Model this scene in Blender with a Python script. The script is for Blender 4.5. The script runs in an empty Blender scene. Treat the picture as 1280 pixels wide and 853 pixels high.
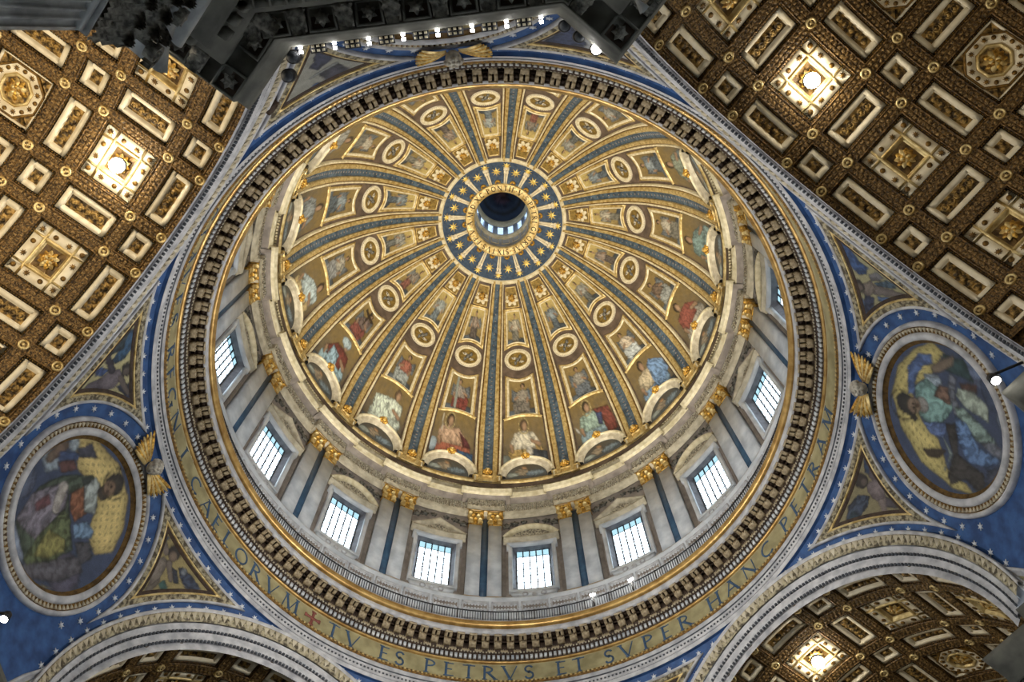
import bpy, math, random
import numpy as np
from mathutils import Matrix, Vector

SC = bpy.context.scene
COL = SC.collection
R_ = math.radians
random.seed(7)
RNG = np.random.RandomState(7)

# ------------------------------------------------------------------ camera
cam = bpy.data.objects.new('camera', bpy.data.cameras.new('camera'))
COL.objects.link(cam)
cr = Vector((0.78509158, -0.6192874, -0.01069176)); cu = Vector((-0.58156089, -0.74298422, 0.33130256))
cf = Vector((0.21311531, 0.25388494, 0.94346399))
cam.matrix_world = Matrix(((cr.x, cu.x, -cf.x, -13.1532), (cr.y, cu.y, -cf.y, -16.7352), (cr.z, cu.z, -cf.z, 1.6), (0, 0, 0, 1)))
cam.data.sensor_width = 36.0
cam.data.lens = 36.0 * 1100.0 / 1280.0
cam.data.clip_end = 400
SC.camera = cam

# ------------------------------------------------------------------ world, exposure
SC.view_settings.view_transform = 'Standard'
SC.view_settings.look = 'None'
SC.view_settings.exposure = 0.38
SC.view_settings.gamma = 1.0
SC.view_settings.use_curve_mapping = False
SC.cycles.use_denoising = True
SC.cycles.max_bounces = 5
SC.cycles.diffuse_bounces = 3
W = bpy.data.worlds.new('World'); SC.world = W; W.use_nodes = True
bg = W.node_tree.nodes['Background']
bg.inputs[0].default_value = (0.80, 0.91, 1.0, 1); bg.inputs[1].default_value = 5.6

def lamp(name, loc, power, col, rad, kind='POINT', aim=None, spot=None):
    l = bpy.data.lights.new(name, kind); l.energy = power; l.color = col
    l.shadow_soft_size = rad
    if spot: l.spot_size = R_(spot); l.spot_blend = 0.6
    o = bpy.data.objects.new(name, l); COL.objects.link(o); o.location = loc
    if aim is not None:
        o.rotation_euler = (Vector(aim) - Vector(loc)).to_track_quat('-Z', 'Y').to_euler()
    return o
WARM = (1.0, 0.80, 0.52); NEUT = (1.0, 0.93, 0.82)
# dome uplights on the gallery behind the great cornice
for i in range(8):
    a = R_(11.25 + 45 * i); c, s = math.cos(a), math.sin(a)
    lamp('dome_floodlight', (18.3 * c, 18.3 * s, 55.6), 10500, (1.0, 0.90, 0.72), 0.4, 'SPOT', ((18.3 - 10 * math.cos(R_(66))) * c, (18.3 - 10 * math.cos(R_(66))) * s, 55.6 + 10 * math.sin(R_(66))), 78)
for i in range(4):   # floodlights on the pier cornices, each thrown across at the pendentive opposite
    a = R_(45 + 90 * i); c, s = math.cos(a), math.sin(a)
    lamp('pier_floodlight', (21.0 * c, 21.0 * s, 33.2), 16000, (1.0, 0.95, 0.87), 0.4, 'SPOT', (-21 * c, -21 * s, 56.0), 78)

# ------------------------------------------------------------------ mesh builder
class MB:
    def __init__(s): s.V = []; s.Q = []; s.P = []; s.C = []; s.n = 0
    def add(s, V, Q=None, P=None, C=None):
        V = np.asarray(V, float).reshape(-1, 3)
        if Q is not None and len(Q): s.Q.append(np.asarray(Q, np.int64).reshape(-1, 4) + s.n)
        if P:
            for p in P: s.P.append([i + s.n for i in p])
        if C is not None: s.C.append(np.asarray(C, float).reshape(-1, 3))
        s.V.append(V); s.n += len(V)
    def grid(s, G, ci=False, cj=False, C=None, flip=False):
        n, m = G.shape[:2]
        I = np.arange(n if ci else n - 1); J = np.arange(m if cj else m - 1)
        I, J = np.meshgrid(I, J, indexing='ij'); I2 = (I + 1) % n; J2 = (J + 1) % m
        q = np.stack([I * m + J, I2 * m + J, I2 * m + J2, I * m + J2], -1).reshape(-1, 4)
        if flip: q = q[:, ::-1]
        s.add(G.reshape(-1, 3), q, None, C)
    def loft(s, G, cj=True, caps=True):          # G (n sections, m points)
        n, m = G.shape[:2]; b = s.n
        s.grid(G, False, cj)
        if caps: s.P.append([b + i for i in range(m)]); s.P.append([b + (n - 1) * m + i for i in range(m)][::-1])
    def box(s, x0, x1, y0, y1, z0, z1):
        v = [(x, y, z) for z in (z0, z1) for y in (y0, y1) for x in (x0, x1)]
        s.add(v, [(0, 2, 3, 1), (4, 5, 7, 6), (0, 1, 5, 4), (2, 6, 7, 3), (0, 4, 6, 2), (1, 3, 7, 5)])
    def lathe(s, prof, a0=0, a1=360, n=64, caps=True):
        p = np.array(prof, float); full = abs(a1 - a0) >= 359.9
        a = np.radians(np.linspace(a0, a1, n + (0 if full else 1), endpoint=not full))
        G = np.stack([p[None, :, 0] * np.cos(a)[:, None], p[None, :, 0] * np.sin(a)[:, None], np.broadcast_to(p[None, :, 1], (len(a), len(p)))], -1)
        b = s.n
        s.grid(G, full, False)
        if not full and caps:
            m = len(p); s.P.append([b + i for i in range(m)]); s.P.append([b + (len(a) - 1) * m + i for i in range(m)][::-1])
    def bbox(s, r0, r1, a0, a1, z0, z1, n=1):     # a box bent round the dome axis
        s.lathe([(r0, z0), (r1, z0), (r1, z1), (r0, z1), (r0, z0)], a0, a1, n)
    def ball(s, c, r, nu=10, nv=6, sc=(1, 1, 1)):
        u = np.linspace(0, 2 * np.pi, nu, endpoint=False); v = np.linspace(-np.pi / 2, np.pi / 2, nv + 1)
        G = np.stack([np.cos(v)[None] * np.cos(u)[:, None] * sc[0], np.cos(v)[None] * np.sin(u)[:, None] * sc[1], np.broadcast_to(np.sin(v)[None], (nu, nv + 1)) * sc[2]], -1) * r + np.array(c)
        s.grid(G, True, False)
    def apply(s, f):
        s.V = [f(v) for v in s.V]; return s

def mesh_of(name, mb):
    V = np.concatenate(mb.V).astype(np.float32)
    Q = np.concatenate(mb.Q) if mb.Q else np.zeros((0, 4), np.int64)
    loops = np.concatenate([Q.ravel(), np.array([i for p in mb.P for i in p], np.int64)])
    tot = np.concatenate([np.full(len(Q), 4), np.array([len(p) for p in mb.P], np.int64)]).astype(np.int32)
    st = np.concatenate([[0], np.cumsum(tot)[:-1]]).astype(np.int32)
    me = bpy.data.meshes.new(name)
    me.vertices.add(len(V)); me.vertices.foreach_set('co', V.ravel())
    me.loops.add(len(loops)); me.loops.foreach_set('vertex_index', loops.astype(np.int32))
    me.polygons.add(len(tot)); me.polygons.foreach_set('loop_start', st); me.polygons.foreach_set('loop_total', tot)
    if mb.C:
        c = np.concatenate(mb.C); c = np.concatenate([c, np.ones((len(c), 1))], 1).astype(np.float32)
        at = me.color_attributes.new('Col', 'FLOAT_COLOR', 'POINT'); at.data.foreach_set('color', c.ravel())
    me.update(calc_edges=True); me.validate()
    return me

def obj(name, mb, mat, parent=None, loc=None, smooth=False, kind=None):
    if loc is not None: mb.apply(lambda v: v - np.array(loc))
    me = mesh_of(name, mb)
    if mat is not None: me.materials.append(mat)
    if smooth: me.polygons.foreach_set('use_smooth', np.ones(len(me.polygons), bool))
    o = bpy.data.objects.new(name, me); COL.objects.link(o)
    if loc is not None: o.location = loc
    if parent is not None:
        o.parent = parent
        o.matrix_parent_inverse = Matrix.Translation(-Vector(parent.location)) if parent.parent is None else Matrix()
    if kind: o['kind'] = kind
    return o
def tag(o, label=None, cat=None, group=None, kind=None):
    if label: o['label'] = label
    if cat: o['category'] = cat
    if group: o['group'] = group
    if kind: o['kind'] = kind
    return o
def thing(name, loc, label=None, cat=None, group=None, kind=None):
    o = bpy.data.objects.new(name, None); COL.objects.link(o); o.location = loc; o.empty_display_size = 0.2
    return tag(o, label, cat, group, kind)
def dup(o, parent=None, rz=0.0, **kw):           # copy of a thing with its parts and sub-parts, turned about the dome axis
    c = o.copy(); COL.objects.link(c)
    if parent is None:
        c.location = Matrix.Rotation(rz, 3, 'Z') @ o.location; c.rotation_euler[2] = o.rotation_euler[2] + rz
        tag(c, **kw)
    else: c.parent = parent; c.matrix_parent_inverse = o.matrix_parent_inverse.copy()
    for ch in list(o.children): dup(ch, c)
    return c
def inst(o, parent, rz=None, mw=None):           # copy of a part (sharing its mesh)
    c = o.copy(); COL.objects.link(c); c.parent = parent; c.matrix_parent_inverse = o.matrix_parent_inverse.copy()
    if rz is not None: c.rotation_euler[2] = o.rotation_euler[2] + rz
    if mw is not None: c.matrix_basis = mw
    for ch in list(o.children): inst(ch, c)
    return c

# ------------------------------------------------------------------ materials
def lin(h):
    if isinstance(h, str):
        h = h.lstrip('#'); c = [int(h[i:i + 2], 16) / 255 for i in (0, 2, 4)]
        return tuple(x / 12.92 if x <= .04045 else ((x + .055) / 1.055) ** 2.4 for x in c)
    return h
def mat(name, c1, c2=None, scale=3.0, rough=.6, metal=0.0, bump=0.0, bscale=None, lo=.35, hi=.65, kind='noise', attr=False, emit=None, spec=.4, det=5):
    m = bpy.data.materials.new(name); m.use_nodes = True; nt = m.node_tree; N = nt.nodes; L = nt.links
    b = N['Principled BSDF']; b.inputs['Roughness'].default_value = rough; b.inputs['Metallic'].default_value = metal
    b.inputs['Specular IOR Level'].default_value = spec
    c1 = lin(c1)
    if emit is not None:
        b.inputs['Base Color'].default_value = (0, 0, 0, 1)
        b.inputs['Emission Color'].default_value = (*c1, 1); b.inputs['Emission Strength'].default_value = emit
        return m
    tc = N.new('ShaderNodeTexCoord')
    def tex(sc, k):
        if k == 'vor': t = N.new('ShaderNodeTexVoronoi'); out = t.outputs['Distance']
        elif k == 'wave': t = N.new('ShaderNodeTexWave'); t.inputs['Distortion'].default_value = 6; t.inputs['Detail'].default_value = 3; out = t.outputs['Fac']
        else: t = N.new('ShaderNodeTexNoise'); t.inputs['Detail'].default_value = det; out = t.outputs['Fac']
        t.inputs['Scale'].default_value = sc; L.new(tc.outputs['Object'], t.inputs['Vector']); return out
    if attr:
        a = N.new('ShaderNodeAttribute'); a.attribute_name = 'Col'
        mx = N.new('ShaderNodeMix'); mx.data_type = 'RGBA'; mx.blend_type = 'MULTIPLY'; mx.inputs[0].default_value = 1
        rp = N.new('ShaderNodeValToRGB'); rp.color_ramp.elements[0].position = .3; rp.color_ramp.elements[1].position = .7
        rp.color_ramp.elements[0].color = (.72, .72, .72, 1); rp.color_ramp.elements[1].color = (1.2, 1.2, 1.2, 1)
        L.new(tex(scale, 'noise'), rp.inputs[0]); L.new(a.outputs['Color'], mx.inputs[6]); L.new(rp.outputs[0], mx.inputs[7])
        L.new(mx.outputs[2], b.inputs['Base Color'])
    elif c2 is not None:
        rp = N.new('ShaderNodeValToRGB'); rp.color_ramp.elements[0].position = lo; rp.color_ramp.elements[1].position = hi
        rp.color_ramp.elements[0].color = (*c1, 1); rp.color_ramp.elements[1].color = (*lin(c2), 1)
        L.new(tex(scale, kind), rp.inputs[0]); L.new(rp.outputs[0], b.inputs['Base Color'])
    else: b.inputs['Base Color'].default_value = (*c1, 1)
    if bump:
        bp = N.new('ShaderNodeBump'); bp.inputs['Strength'].default_value = bump; bp.inputs['Distance'].default_value = .08
        L.new(tex(bscale or scale, kind if kind != 'wave' else 'noise'), bp.inputs['Height']); L.new(bp.outputs[0], b.inputs['Normal'])
    return m
M = dict(
    gold=mat('bright_gilding', '#ad9055', '#dfca93', 2.5, .38, .45, .3, 9),
    goldd=mat('ornament_gilding', '#7a5620', '#e2b352', 5, .35, .5, .8, 7),
    goldc=mat('cornice_gilding', '#94713c', '#c2a062', 1.5, .3, .5, .1, 6),
    cream=mat('cream_stucco', '#c6b995', '#e6dcc0', 2, .55, 0, .2, 6),
    mauve=mat('mauve_stucco', '#4e4239', '#6d5d50', 1.2, .7, 0, .2, 5),
    olive=mat('gold_ground', '#66522a', '#9a8042', 3, .5, .2, .2, 20),
    oliveD=mat('dark_gold_ground', '#4d3a20', '#7b5f33', 3, .55, .15, .5, 8),
    ribblue=mat('rib_blue', '#34424f', '#586a7a', 2.2, .6, 0, .2, 8),
    navy=mat('oculus_blue', '#37475f', '#4e617b', 3, .6),
    star=mat('gilded_star', '#d8b24e', '#f3dc8a', 4, .4, .3),
    marble=mat('pale_marble', '#b1b6bd', '#d9dce0', .7, .35, 0, .05, 3, det=8),
    bluemar=mat('blue_marble', '#2a4560', '#3c5c78', 1.1, .35),
    wallg=mat('drum_wall_stone', '#7a716b', '#998f87', 1.2, .6, 0, .1, 4),
    trav=mat('travertine', '#a79d88', '#cfc6b0', 1.6, .6, 0, .15, 5),
    travd=mat('carved_travertine', '#6f675a', '#c5bba4', 5.5, .65, 0, .8, 5.5, .42, .58),
    white=mat('white_stucco', '#9c9da3', '#c8c8cb', 1.5, .55, 0, .1, 5),
    carved=mat('carved_white_and_gold', '#4c4436', '#b0a68a', 4.5, .6, .1, .9, 4.5, .4, .6),
    friezeorn=mat('carved_frieze_stone', '#7f786a', '#d6cdb9', 5.5, .65, 0, .6, 5.5, .42, .58),
    frieze=mat('inscription_gold', '#8a8260', '#ada47e', 1.0, .5, .15, .1, 8, det=8),
    letter=mat('blue_lettering', '#2d4663', '#3c5878', 3, .6),
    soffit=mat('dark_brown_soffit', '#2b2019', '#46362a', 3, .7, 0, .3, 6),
    modil=mat('modillion_stone', '#84745d', '#c2b294', 3.5, .6, 0, .5, 6),
    azure=mat('pendentive_blue', '#1f3d6c', '#355a90', 1.4, .6, 0, .1, 6, det=8),
    starw=mat('white_star', '#b8bdc6', '#dfe2e6', 3, .6),
    mosaic=mat('mosaic', '#808080', scale=26, rough=.6, attr=True),
    mosaicf=mat('fine_mosaic', '#808080', scale=34, rough=.6, attr=True),
    brown=mat('gilded_brown_stucco', '#33240f', '#947242', 7.5, .55, .2, 1.0, 7.5, .4, .68),
    garl=mat('gilded_garland', '#33240f', '#a58450', 9, .5, .25, .8, 9, .4, .68),
    brownf=mat('gilded_relief', '#3d2e16', '#b3904f', 4.6, .5, .25, 1.0, 4.6, .4, .64, 'noise'),
    ivory=mat('ivory_stucco', '#d6c8aa', '#eee4cb', 1.5, .6, 0, .1, 5),
    bronze=mat('dark_gilt', '#4a3618', '#8a672c', 6, .45, .4, .8, 6),
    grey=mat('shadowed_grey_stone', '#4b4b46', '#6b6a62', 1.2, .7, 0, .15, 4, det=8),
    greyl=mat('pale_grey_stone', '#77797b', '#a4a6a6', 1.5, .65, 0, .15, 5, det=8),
    greyd=mat('carved_grey_stone', '#34332f', '#86837a', 5, .7, 0, .8, 5),
    glass=None, glasst=None, glassl=None,
    reveal=mat('shaded_reveal', '#6b6a72', '#86858c', 2, .6, 0, .1, 4),  # dark blue-grey of the window reveals
    iron=mat('black_iron', '#1c1d20', '#2b2c30', 4, .5, .3),
    lampw=mat('lit_lamp', (1, .97, .9), emit=30.0),
    lampwarm=mat('lit_vault_lamp', (1, .93, .78), emit=40.0),
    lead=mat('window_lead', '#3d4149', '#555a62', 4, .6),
    pav=mat('marble_pavement', '#2c2823', '#524b40', .35, .4),
    face=mat('pale_stone_face', '#9a958c', '#d2ccc0', 4, .6, 0, .4, 6),
    red=mat('porphyry_red', '#6d3b35', '#8a4d44', 3, .6),
)
def glassmat(col):
    m = bpy.data.materials.new('window_glass'); m.use_nodes = True; nt = m.node_tree; nt.nodes.clear()
    o = nt.nodes.new('ShaderNodeOutputMaterial'); mx = nt.nodes.new('ShaderNodeMixShader'); t = nt.nodes.new('ShaderNodeBsdfTransparent')
    g = nt.nodes.new('ShaderNodeBsdfGlossy'); g.inputs['Roughness'].default_value = .1; t.inputs[0].default_value = (*col, 1)
    mx.inputs[0].default_value = .06
    nt.links.new(t.outputs[0], mx.inputs[1]); nt.links.new(g.outputs[0], mx.inputs[2]); nt.links.new(mx.outputs[0], o.inputs[0])
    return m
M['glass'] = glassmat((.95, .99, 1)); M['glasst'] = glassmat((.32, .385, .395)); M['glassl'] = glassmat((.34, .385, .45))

# ------------------------------------------------------------------ 2-D mouldings laid on curved surfaces
def resample(P, step, closed=True):
    P = np.asarray(P, float); out = []
    n = len(P)
    for i in range(n if closed else n - 1):
        a, b = P[i], P[(i + 1) % n]; k = max(1, int(math.ceil(np.linalg.norm(b - a) / step)))
        for j in range(k): out.append(a + (b - a) * j / k)
    if not closed: out.append(P[-1])
    return np.array(out)
def offs(P, closed=True):
    if closed: d1 = P - np.roll(P, 1, 0); d2 = np.roll(P, -1, 0) - P
    else:
        d = np.diff(P, axis=0); d1 = np.vstack([d[:1], d]); d2 = np.vstack([d, d[-1:]])
    n = lambda d: np.stack([-d[:, 1], d[:, 0]], 1) / (np.linalg.norm(d, axis=1, keepdims=True) + 1e-9)
    a, b = n(d1), n(d2); m = a + b
    return m / np.maximum(.35, (m * m).sum(1, keepdims=True) / 2)
def frame(mb, P, prof, S, closed=True, step=.6):
    """moulding along polyline P (counter-clockwise: positive offset is inwards); prof = [(offset, height)]"""
    P = resample(P, step, closed); m = offs(P, closed)
    G = []
    for o, h in prof:
        q = P + m * o; G.append(S(q[:, 0], q[:, 1], h))
    mb.grid(np.stack(G, 1), closed, False)
def inner(P, o, step=.6, closed=True):
    P = resample(P, step, closed); return P + offs(P, closed) * o
def fill(mb, P, S, h, step=.6):                  # fan from the centroid
    P = np.asarray(P, float); c = P.mean(0); k = 3
    G = np.stack([S(*(c + (P - c) * t).T, h) for t in (0.02, .35, .7, 1)], 1)
    mb.grid(G, True, False)
def inset(E, d, n=14):
    """E: three edge polylines of a curved triangle (counter-clockwise); the outline moved inwards by d, n points an edge"""
    O = []
    for e in E:
        e = resample(e, .12, False); t = np.gradient(e, axis=0); t /= np.linalg.norm(t, axis=1, keepdims=True); q = e + np.stack([-t[:, 1], t[:, 0]], 1) * d
        O.append(np.concatenate([[q[0] - t[0] * 2], q, [q[-1] + t[-1] * 2]]))
    def cross(A, B):
        a, b = A[:-1, None], A[1:, None]; c, e = B[None, :-1], B[None, 1:]; r, s = b - a, e - c
        den = r[..., 0] * s[..., 1] - r[..., 1] * s[..., 0] + 1e-12; w = c - a
        t = (w[..., 0] * s[..., 1] - w[..., 1] * s[..., 0]) / den; u = (w[..., 0] * r[..., 1] - w[..., 1] * r[..., 0]) / den
        ok = np.argwhere((t >= 0) & (t <= 1) & (u >= 0) & (u <= 1)); i, j = ok[-1]; return i + t[i, j], j + u[i, j]
    X = [cross(O[k], O[(k + 1) % 3]) for k in range(3)]; P = []
    for k in range(3):
        s0, s1 = X[k - 1][1], X[k][0]; tt = s0 + (s1 - s0) * np.arange(n) / n; i = np.clip(tt.astype(int), 0, len(O[k]) - 2); f = (tt - i)[:, None]
        P.append(O[k][i] * (1 - f) + O[k][i + 1] * f)
    return np.concatenate(P)
def circ(cx, cy, r, n=24, a0=0, a1=360, ry=None):
    full = abs(a1 - a0) >= 359.9
    a = np.radians(np.linspace(a0, a1, n, endpoint=not full)); return np.stack([cx + r * np.cos(a), cy + (ry or r) * np.sin(a)], 1)
def rect(x0, x1, y0, y1): return np.array([(x0, y0), (x1, y0), (x1, y1), (x0, y1)], float)
def starpts(n, r, q, rot=90):
    a = np.radians(rot + np.arange(2 * n) * 180 / n); rr = np.where(np.arange(2 * n) % 2 == 0, r, q)
    return np.stack([rr * np.cos(a), rr * np.sin(a)], 1)
def plate(mb, P, S, h0, h1):                     # a star, letter stroke or tile standing proud
    n = len(P); A = S(P[:, 0], P[:, 1], h1 + 0 * P[:, 0]); B = S(P[:, 0], P[:, 1], h0 + 0 * P[:, 0])
    c = P.mean(0); Cc = S(np.array([c[0]]), np.array([c[1]]), np.array([h1]))
    V = np.concatenate([A, B, Cc]); q = [(i, (i + 1) % n, n + (i + 1) % n, n + i) for i in range(n)]
    mb.add(V, q, [(i, 2 * n, (i + 1) % n) for i in range(n)])

# ------------------------------------------------------------------ painting (mosaic pictures as vertex colours)
def vnoise(x, y, seed):
    xi = np.floor(x).astype(int); yi = np.floor(y).astype(int); fx = x - xi; fy = y - yi
    h = lambda a, b: (np.sin(a * 127.1 + b * 311.7 + seed * 74.7) * 43758.5453) % 1.0
    fx = fx * fx * (3 - 2 * fx); fy = fy * fy * (3 - 2 * fy)
    return (h(xi, yi) * (1 - fx) + h(xi + 1, yi) * fx) * (1 - fy) + (h(xi, yi + 1) * (1 - fx) + h(xi + 1, yi + 1) * fx) * fy
def fbm(x, y, seed): return .5 * vnoise(x, y, seed) + .3 * vnoise(2.1 * x, 2.1 * y, seed + 3) + .2 * vnoise(4.3 * x, 4.3 * y, seed + 5)
def sdp(x, y, pts):
    pts = np.asarray(pts, float); d = np.full(x.shape, 1e9); ins = np.zeros(x.shape, bool); n = len(pts)
    for i in range(n):
        a, b = pts[i], pts[(i + 1) % n]; e = b - a; L = (e @ e) + 1e-12
        t = np.clip(((x - a[0]) * e[0] + (y - a[1]) * e[1]) / L, 0, 1)
        d = np.minimum(d, np.hypot(x - a[0] - t * e[0], y - a[1] - t * e[1]))
        c = ((a[1] > y) != (b[1] > y)) & (x < (b[0] - a[0]) * (y - a[1]) / (b[1] - a[1] + 1e-12) + a[0]); ins ^= c
    return np.where(ins, -d, d)
def paint(x, y, layers, bgc, seed=0, soft=.03, wob=.05, ff=1.0):
    """x, y canvas coordinates about -1..1; layers: e(llipse) c(apsule) p(olygon) r(ing) with colour and fold strength"""
    w = (fbm(x * 5, y * 5, seed) - .5) * 2; w2 = (fbm(x * 11 + 7, y * 11, seed + 9) - .5) * 2
    b0, b1 = np.array(lin(bgc[0])), np.array(lin(bgc[1]))
    t = np.clip(.5 + .5 * y + .35 * w, 0, 1)[..., None]; col = b0 * (1 - t) + b1 * t
    for l in layers:
        k, g, c = l[0], l[1], np.array(lin(l[2])); fold = l[3] if len(l) > 3 else .25
        if k == 'e':
            cx, cy, rx, ry, ro = (list(g) + [0])[:5]; ca, sa = math.cos(R_(ro)), math.sin(R_(ro))
            dx, dy = x - cx, y - cy; ex = (dx * ca + dy * sa) / rx; ey = (-dx * sa + dy * ca) / ry
            d = (np.hypot(ex, ey) - 1) * min(rx, ry)
        elif k == 'c':
            x1, y1, x2, y2, r1, r2 = g; ex, ey = x2 - x1, y2 - y1; L = ex * ex + ey * ey + 1e-9
            tt = np.clip(((x - x1) * ex + (y - y1) * ey) / L, 0, 1); d = np.hypot(x - x1 - tt * ex, y - y1 - tt * ey) - (r1 + (r2 - r1) * tt)
        elif k == 'r':
            cx, cy, r, th = g; d = np.abs(np.hypot(x - cx, y - cy) - r) - th
        else: d = sdp(x, y, g)
        d = d + w2 * wob * .35
        a = np.clip(.5 - d / soft, 0, 1)[..., None]
        sh = .62 + .55 * np.clip(-d / .16, 0, 1) + fold * np.sin((x * 9 + y * 5) * ff + 7 * w + 3 * w2)
        sh = sh * np.clip(.45 + np.maximum(-d, 0) / .045, .45, 1)
        if fold == .06: sh = sh * (1 - .4 * ((np.sin(x * 46 + y * 12) * np.sin(y * 46 - x * 12)) > .55)) * 1.15
        col = col * (1 - a) + np.clip(c * sh[..., None], 0, 1) * a
    col = col * (1 + .25 * w2)[..., None]
    return np.clip(col, .004, 1)
def mute(c, k=.3, g=.85): return (c * (1 - k) + c.mean(-1, keepdims=True) * k) * g

# ================================================================== STRUCTURE
fl = MB(); fl.box(-60, 60, -60, 60, -.4, 0)
tag(obj('floor', fl, M['pav']), 'inlaid marble floor far below the dome', 'floor', kind='structure')

# ---- dome profile (z -> r), arc length s and inward normal
PZ = np.array([76.9, 79, 82, 84.5, 87, 89.8, 92.5, 95.2, 97.6, 99.6, 101.2, 102.7, 103.9, 104.8])
PR = np.array([19.98, 19.86, 19.6, 19.27, 18.83, 18.18, 17.33, 16.25, 15.03, 13.67, 12.2, 10.55, 8.9, 7.2])
pc = np.polyfit((PZ - 76.9) / 28, PR ** 2, 6)
ZZ = np.linspace(76.4, 104.85, 900); RR = np.sqrt(np.maximum(1, np.polyval(pc, (ZZ - 76.9) / 28)))
RR = .35 * RR + .65 * np.interp(ZZ, PZ, PR)
k_ = np.ones(41) / 41; RR[20:-20] = np.convolve(RR, k_, 'valid')
SS = np.concatenate([[0], np.cumsum(np.hypot(np.diff(RR), np.diff(ZZ)))])
dR, dZ = np.gradient(RR, SS), np.gradient(ZZ, SS)
s_of = lambda z: np.interp(z, ZZ, SS)
r_of = lambda s: np.interp(s, SS, RR)
def SD(x, s, h):                                 # dome surface: lateral metres (x right seen from inside), arc length, height above it
    r, z = np.interp(s, SS, RR), np.interp(s, SS, ZZ); nr, nz = np.interp(s, SS, dZ), -np.interp(s, SS, dR)
    a = -x / r; rr = r - h * nr
    return np.stack([rr * np.cos(a), rr * np.sin(a), z - h * nz * 1.0], -1) if True else None
# inward normal is (-dz, dr); height moves the point along it
def SDn(x, s, h):
    r, z = np.interp(s, SS, RR), np.interp(s, SS, ZZ); nr, nz = -np.interp(s, SS, dZ), np.interp(s, SS, dR)
    a = -x / r; rr = r + h * nr
    return np.stack([rr * np.cos(a), rr * np.sin(a), z + h * nz + 0 * a], -1)
SD = SDn
def panel(za, zb, aa, ab, arc_b=0.0, arc_t=0.0, n=9):
    """closed panel outline on the dome: bottom za / top zb, half angles aa / ab (degrees), bowed edges in metres"""
    sa, sb = s_of(za), s_of(zb); P = []
    t = np.linspace(-1, 1, n)
    for u in t: P.append((R_(aa) * r_of(sa) * u, sa + arc_b * (1 - u * u)))
    for u in t[::-1]: P.append((R_(ab) * r_of(sb) * u, sb + arc_t * (1 - u * u)))
    return np.array(P)
def picture(mb, za, zb, aa, ab, arc_b, arc_t, layers, bgc, seed, nx=22, ny=34, h=.03, S=None):
    u, v = np.meshgrid(np.linspace(-1, 1, nx), np.linspace(0, 1, ny), indexing='ij')
    sa, sb = s_of(za), s_of(zb); s = (sa + arc_b * (1 - u * u)) * (1 - v) + (sb + arc_t * (1 - u * u)) * v
    x = u * (R_(aa) * (1 - v) + R_(ab) * v) * r_of(s)
    mb.grid(SD(x, s, h), C=mute(paint(u, 2 * v - 1, layers, bgc, seed, .03, .06, 2.2), .22, 1.0), flip=True)

dm = MB(); zs = np.linspace(76.6, 104.8, 40); dm.lathe([(r_of(s_of(z)), z) for z in zs], 0, 360, 192)
dome = tag(obj('dome_ceiling', dm, M['mauve'], smooth=True), 'great mosaic dome with sixteen gilded ribs above the window drum', 'dome', kind='structure')

# ---- ribs
HW = lambda s: np.interp(np.interp(s, SS, ZZ), [77, 86, 93, 100.7, 104.8], [1.30, 1.38, 1.26, 1.0, .72])
def ribstrip(name, f0, f1, prof, mt, parent, n=44, z0=77.3, z1=104.7):
    s = np.linspace(s_of(z0), s_of(z1), n); w = HW(s); mb = MB()
    G = np.stack([SD((f0 + (f1 - f0) * f) * w, s, h) for f, h in prof], 1); mb.grid(G)
    return obj(name, mb, M[mt], parent, smooth=False)
rib0 = ribstrip('rib', -.9, .9, [(0, 0), (0, .2), (.06, .24), (.14, .12), (.86, .12), (.94, .24), (1, .2), (1, 0)], 'bronze', dome)
for sg in (-1, 1):
    ribstrip('gold_moulding', sg * .36, sg * .72, [(0, .1), (0, .34), (.1, .42), (.3, .44), (.42, .36), (.5, .42), (.75, .44), (1, .34), (1, .1)], 'gold', rib0)
    ribstrip('cream_moulding', sg * .84, sg * 1.0, [(0, .1), (0, .3), (.3, .36), (.7, .36), (1, .28), (1, 0)], 'cream', rib0)
ribstrip('blue_strip', -.36, .36, [(0, .16), (1, .16)], 'ribblue', rib0)
sb_ = MB()
for z in np.linspace(78.6, 104.2, 44):
    s = s_of(z); P = starpts(6, .13 if z < 98 else .1, .04); plate(sb_, P, lambda x, y, h: SD(x, s + y, h), .16, .2)
obj('strip_star', sb_, M['wallg'], rib0, kind='stuff')
BAYNAME = {}
ORD = 'first second third fourth fifth sixth seventh eighth'.split()
def bayname(b):
    j = (b - 3) % 16
    return '%s dome bay %s of lowest rib' % (ORD[j], 'left') if j < 8 else '%s dome bay %s of lowest rib' % (ORD[15 - j], 'right')
rib0.rotation_euler[2] = R_(11.25)
for i in range(1, 16): inst(rib0, dome, R_(22.5 * i))

# visibility of a point past the great cornice
CAMP = np.array([-13.1532, -16.7352, 1.6])
def seen(r, z, az):
    a = R_(az); p = np.array([r * math.cos(a), r * math.sin(a), z]); d = p - CAMP; t = (54.2 - 1.6) / d[2]; q = CAMP + d * t
    return math.hypot(q[0], q[1]) < 18.6

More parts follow.
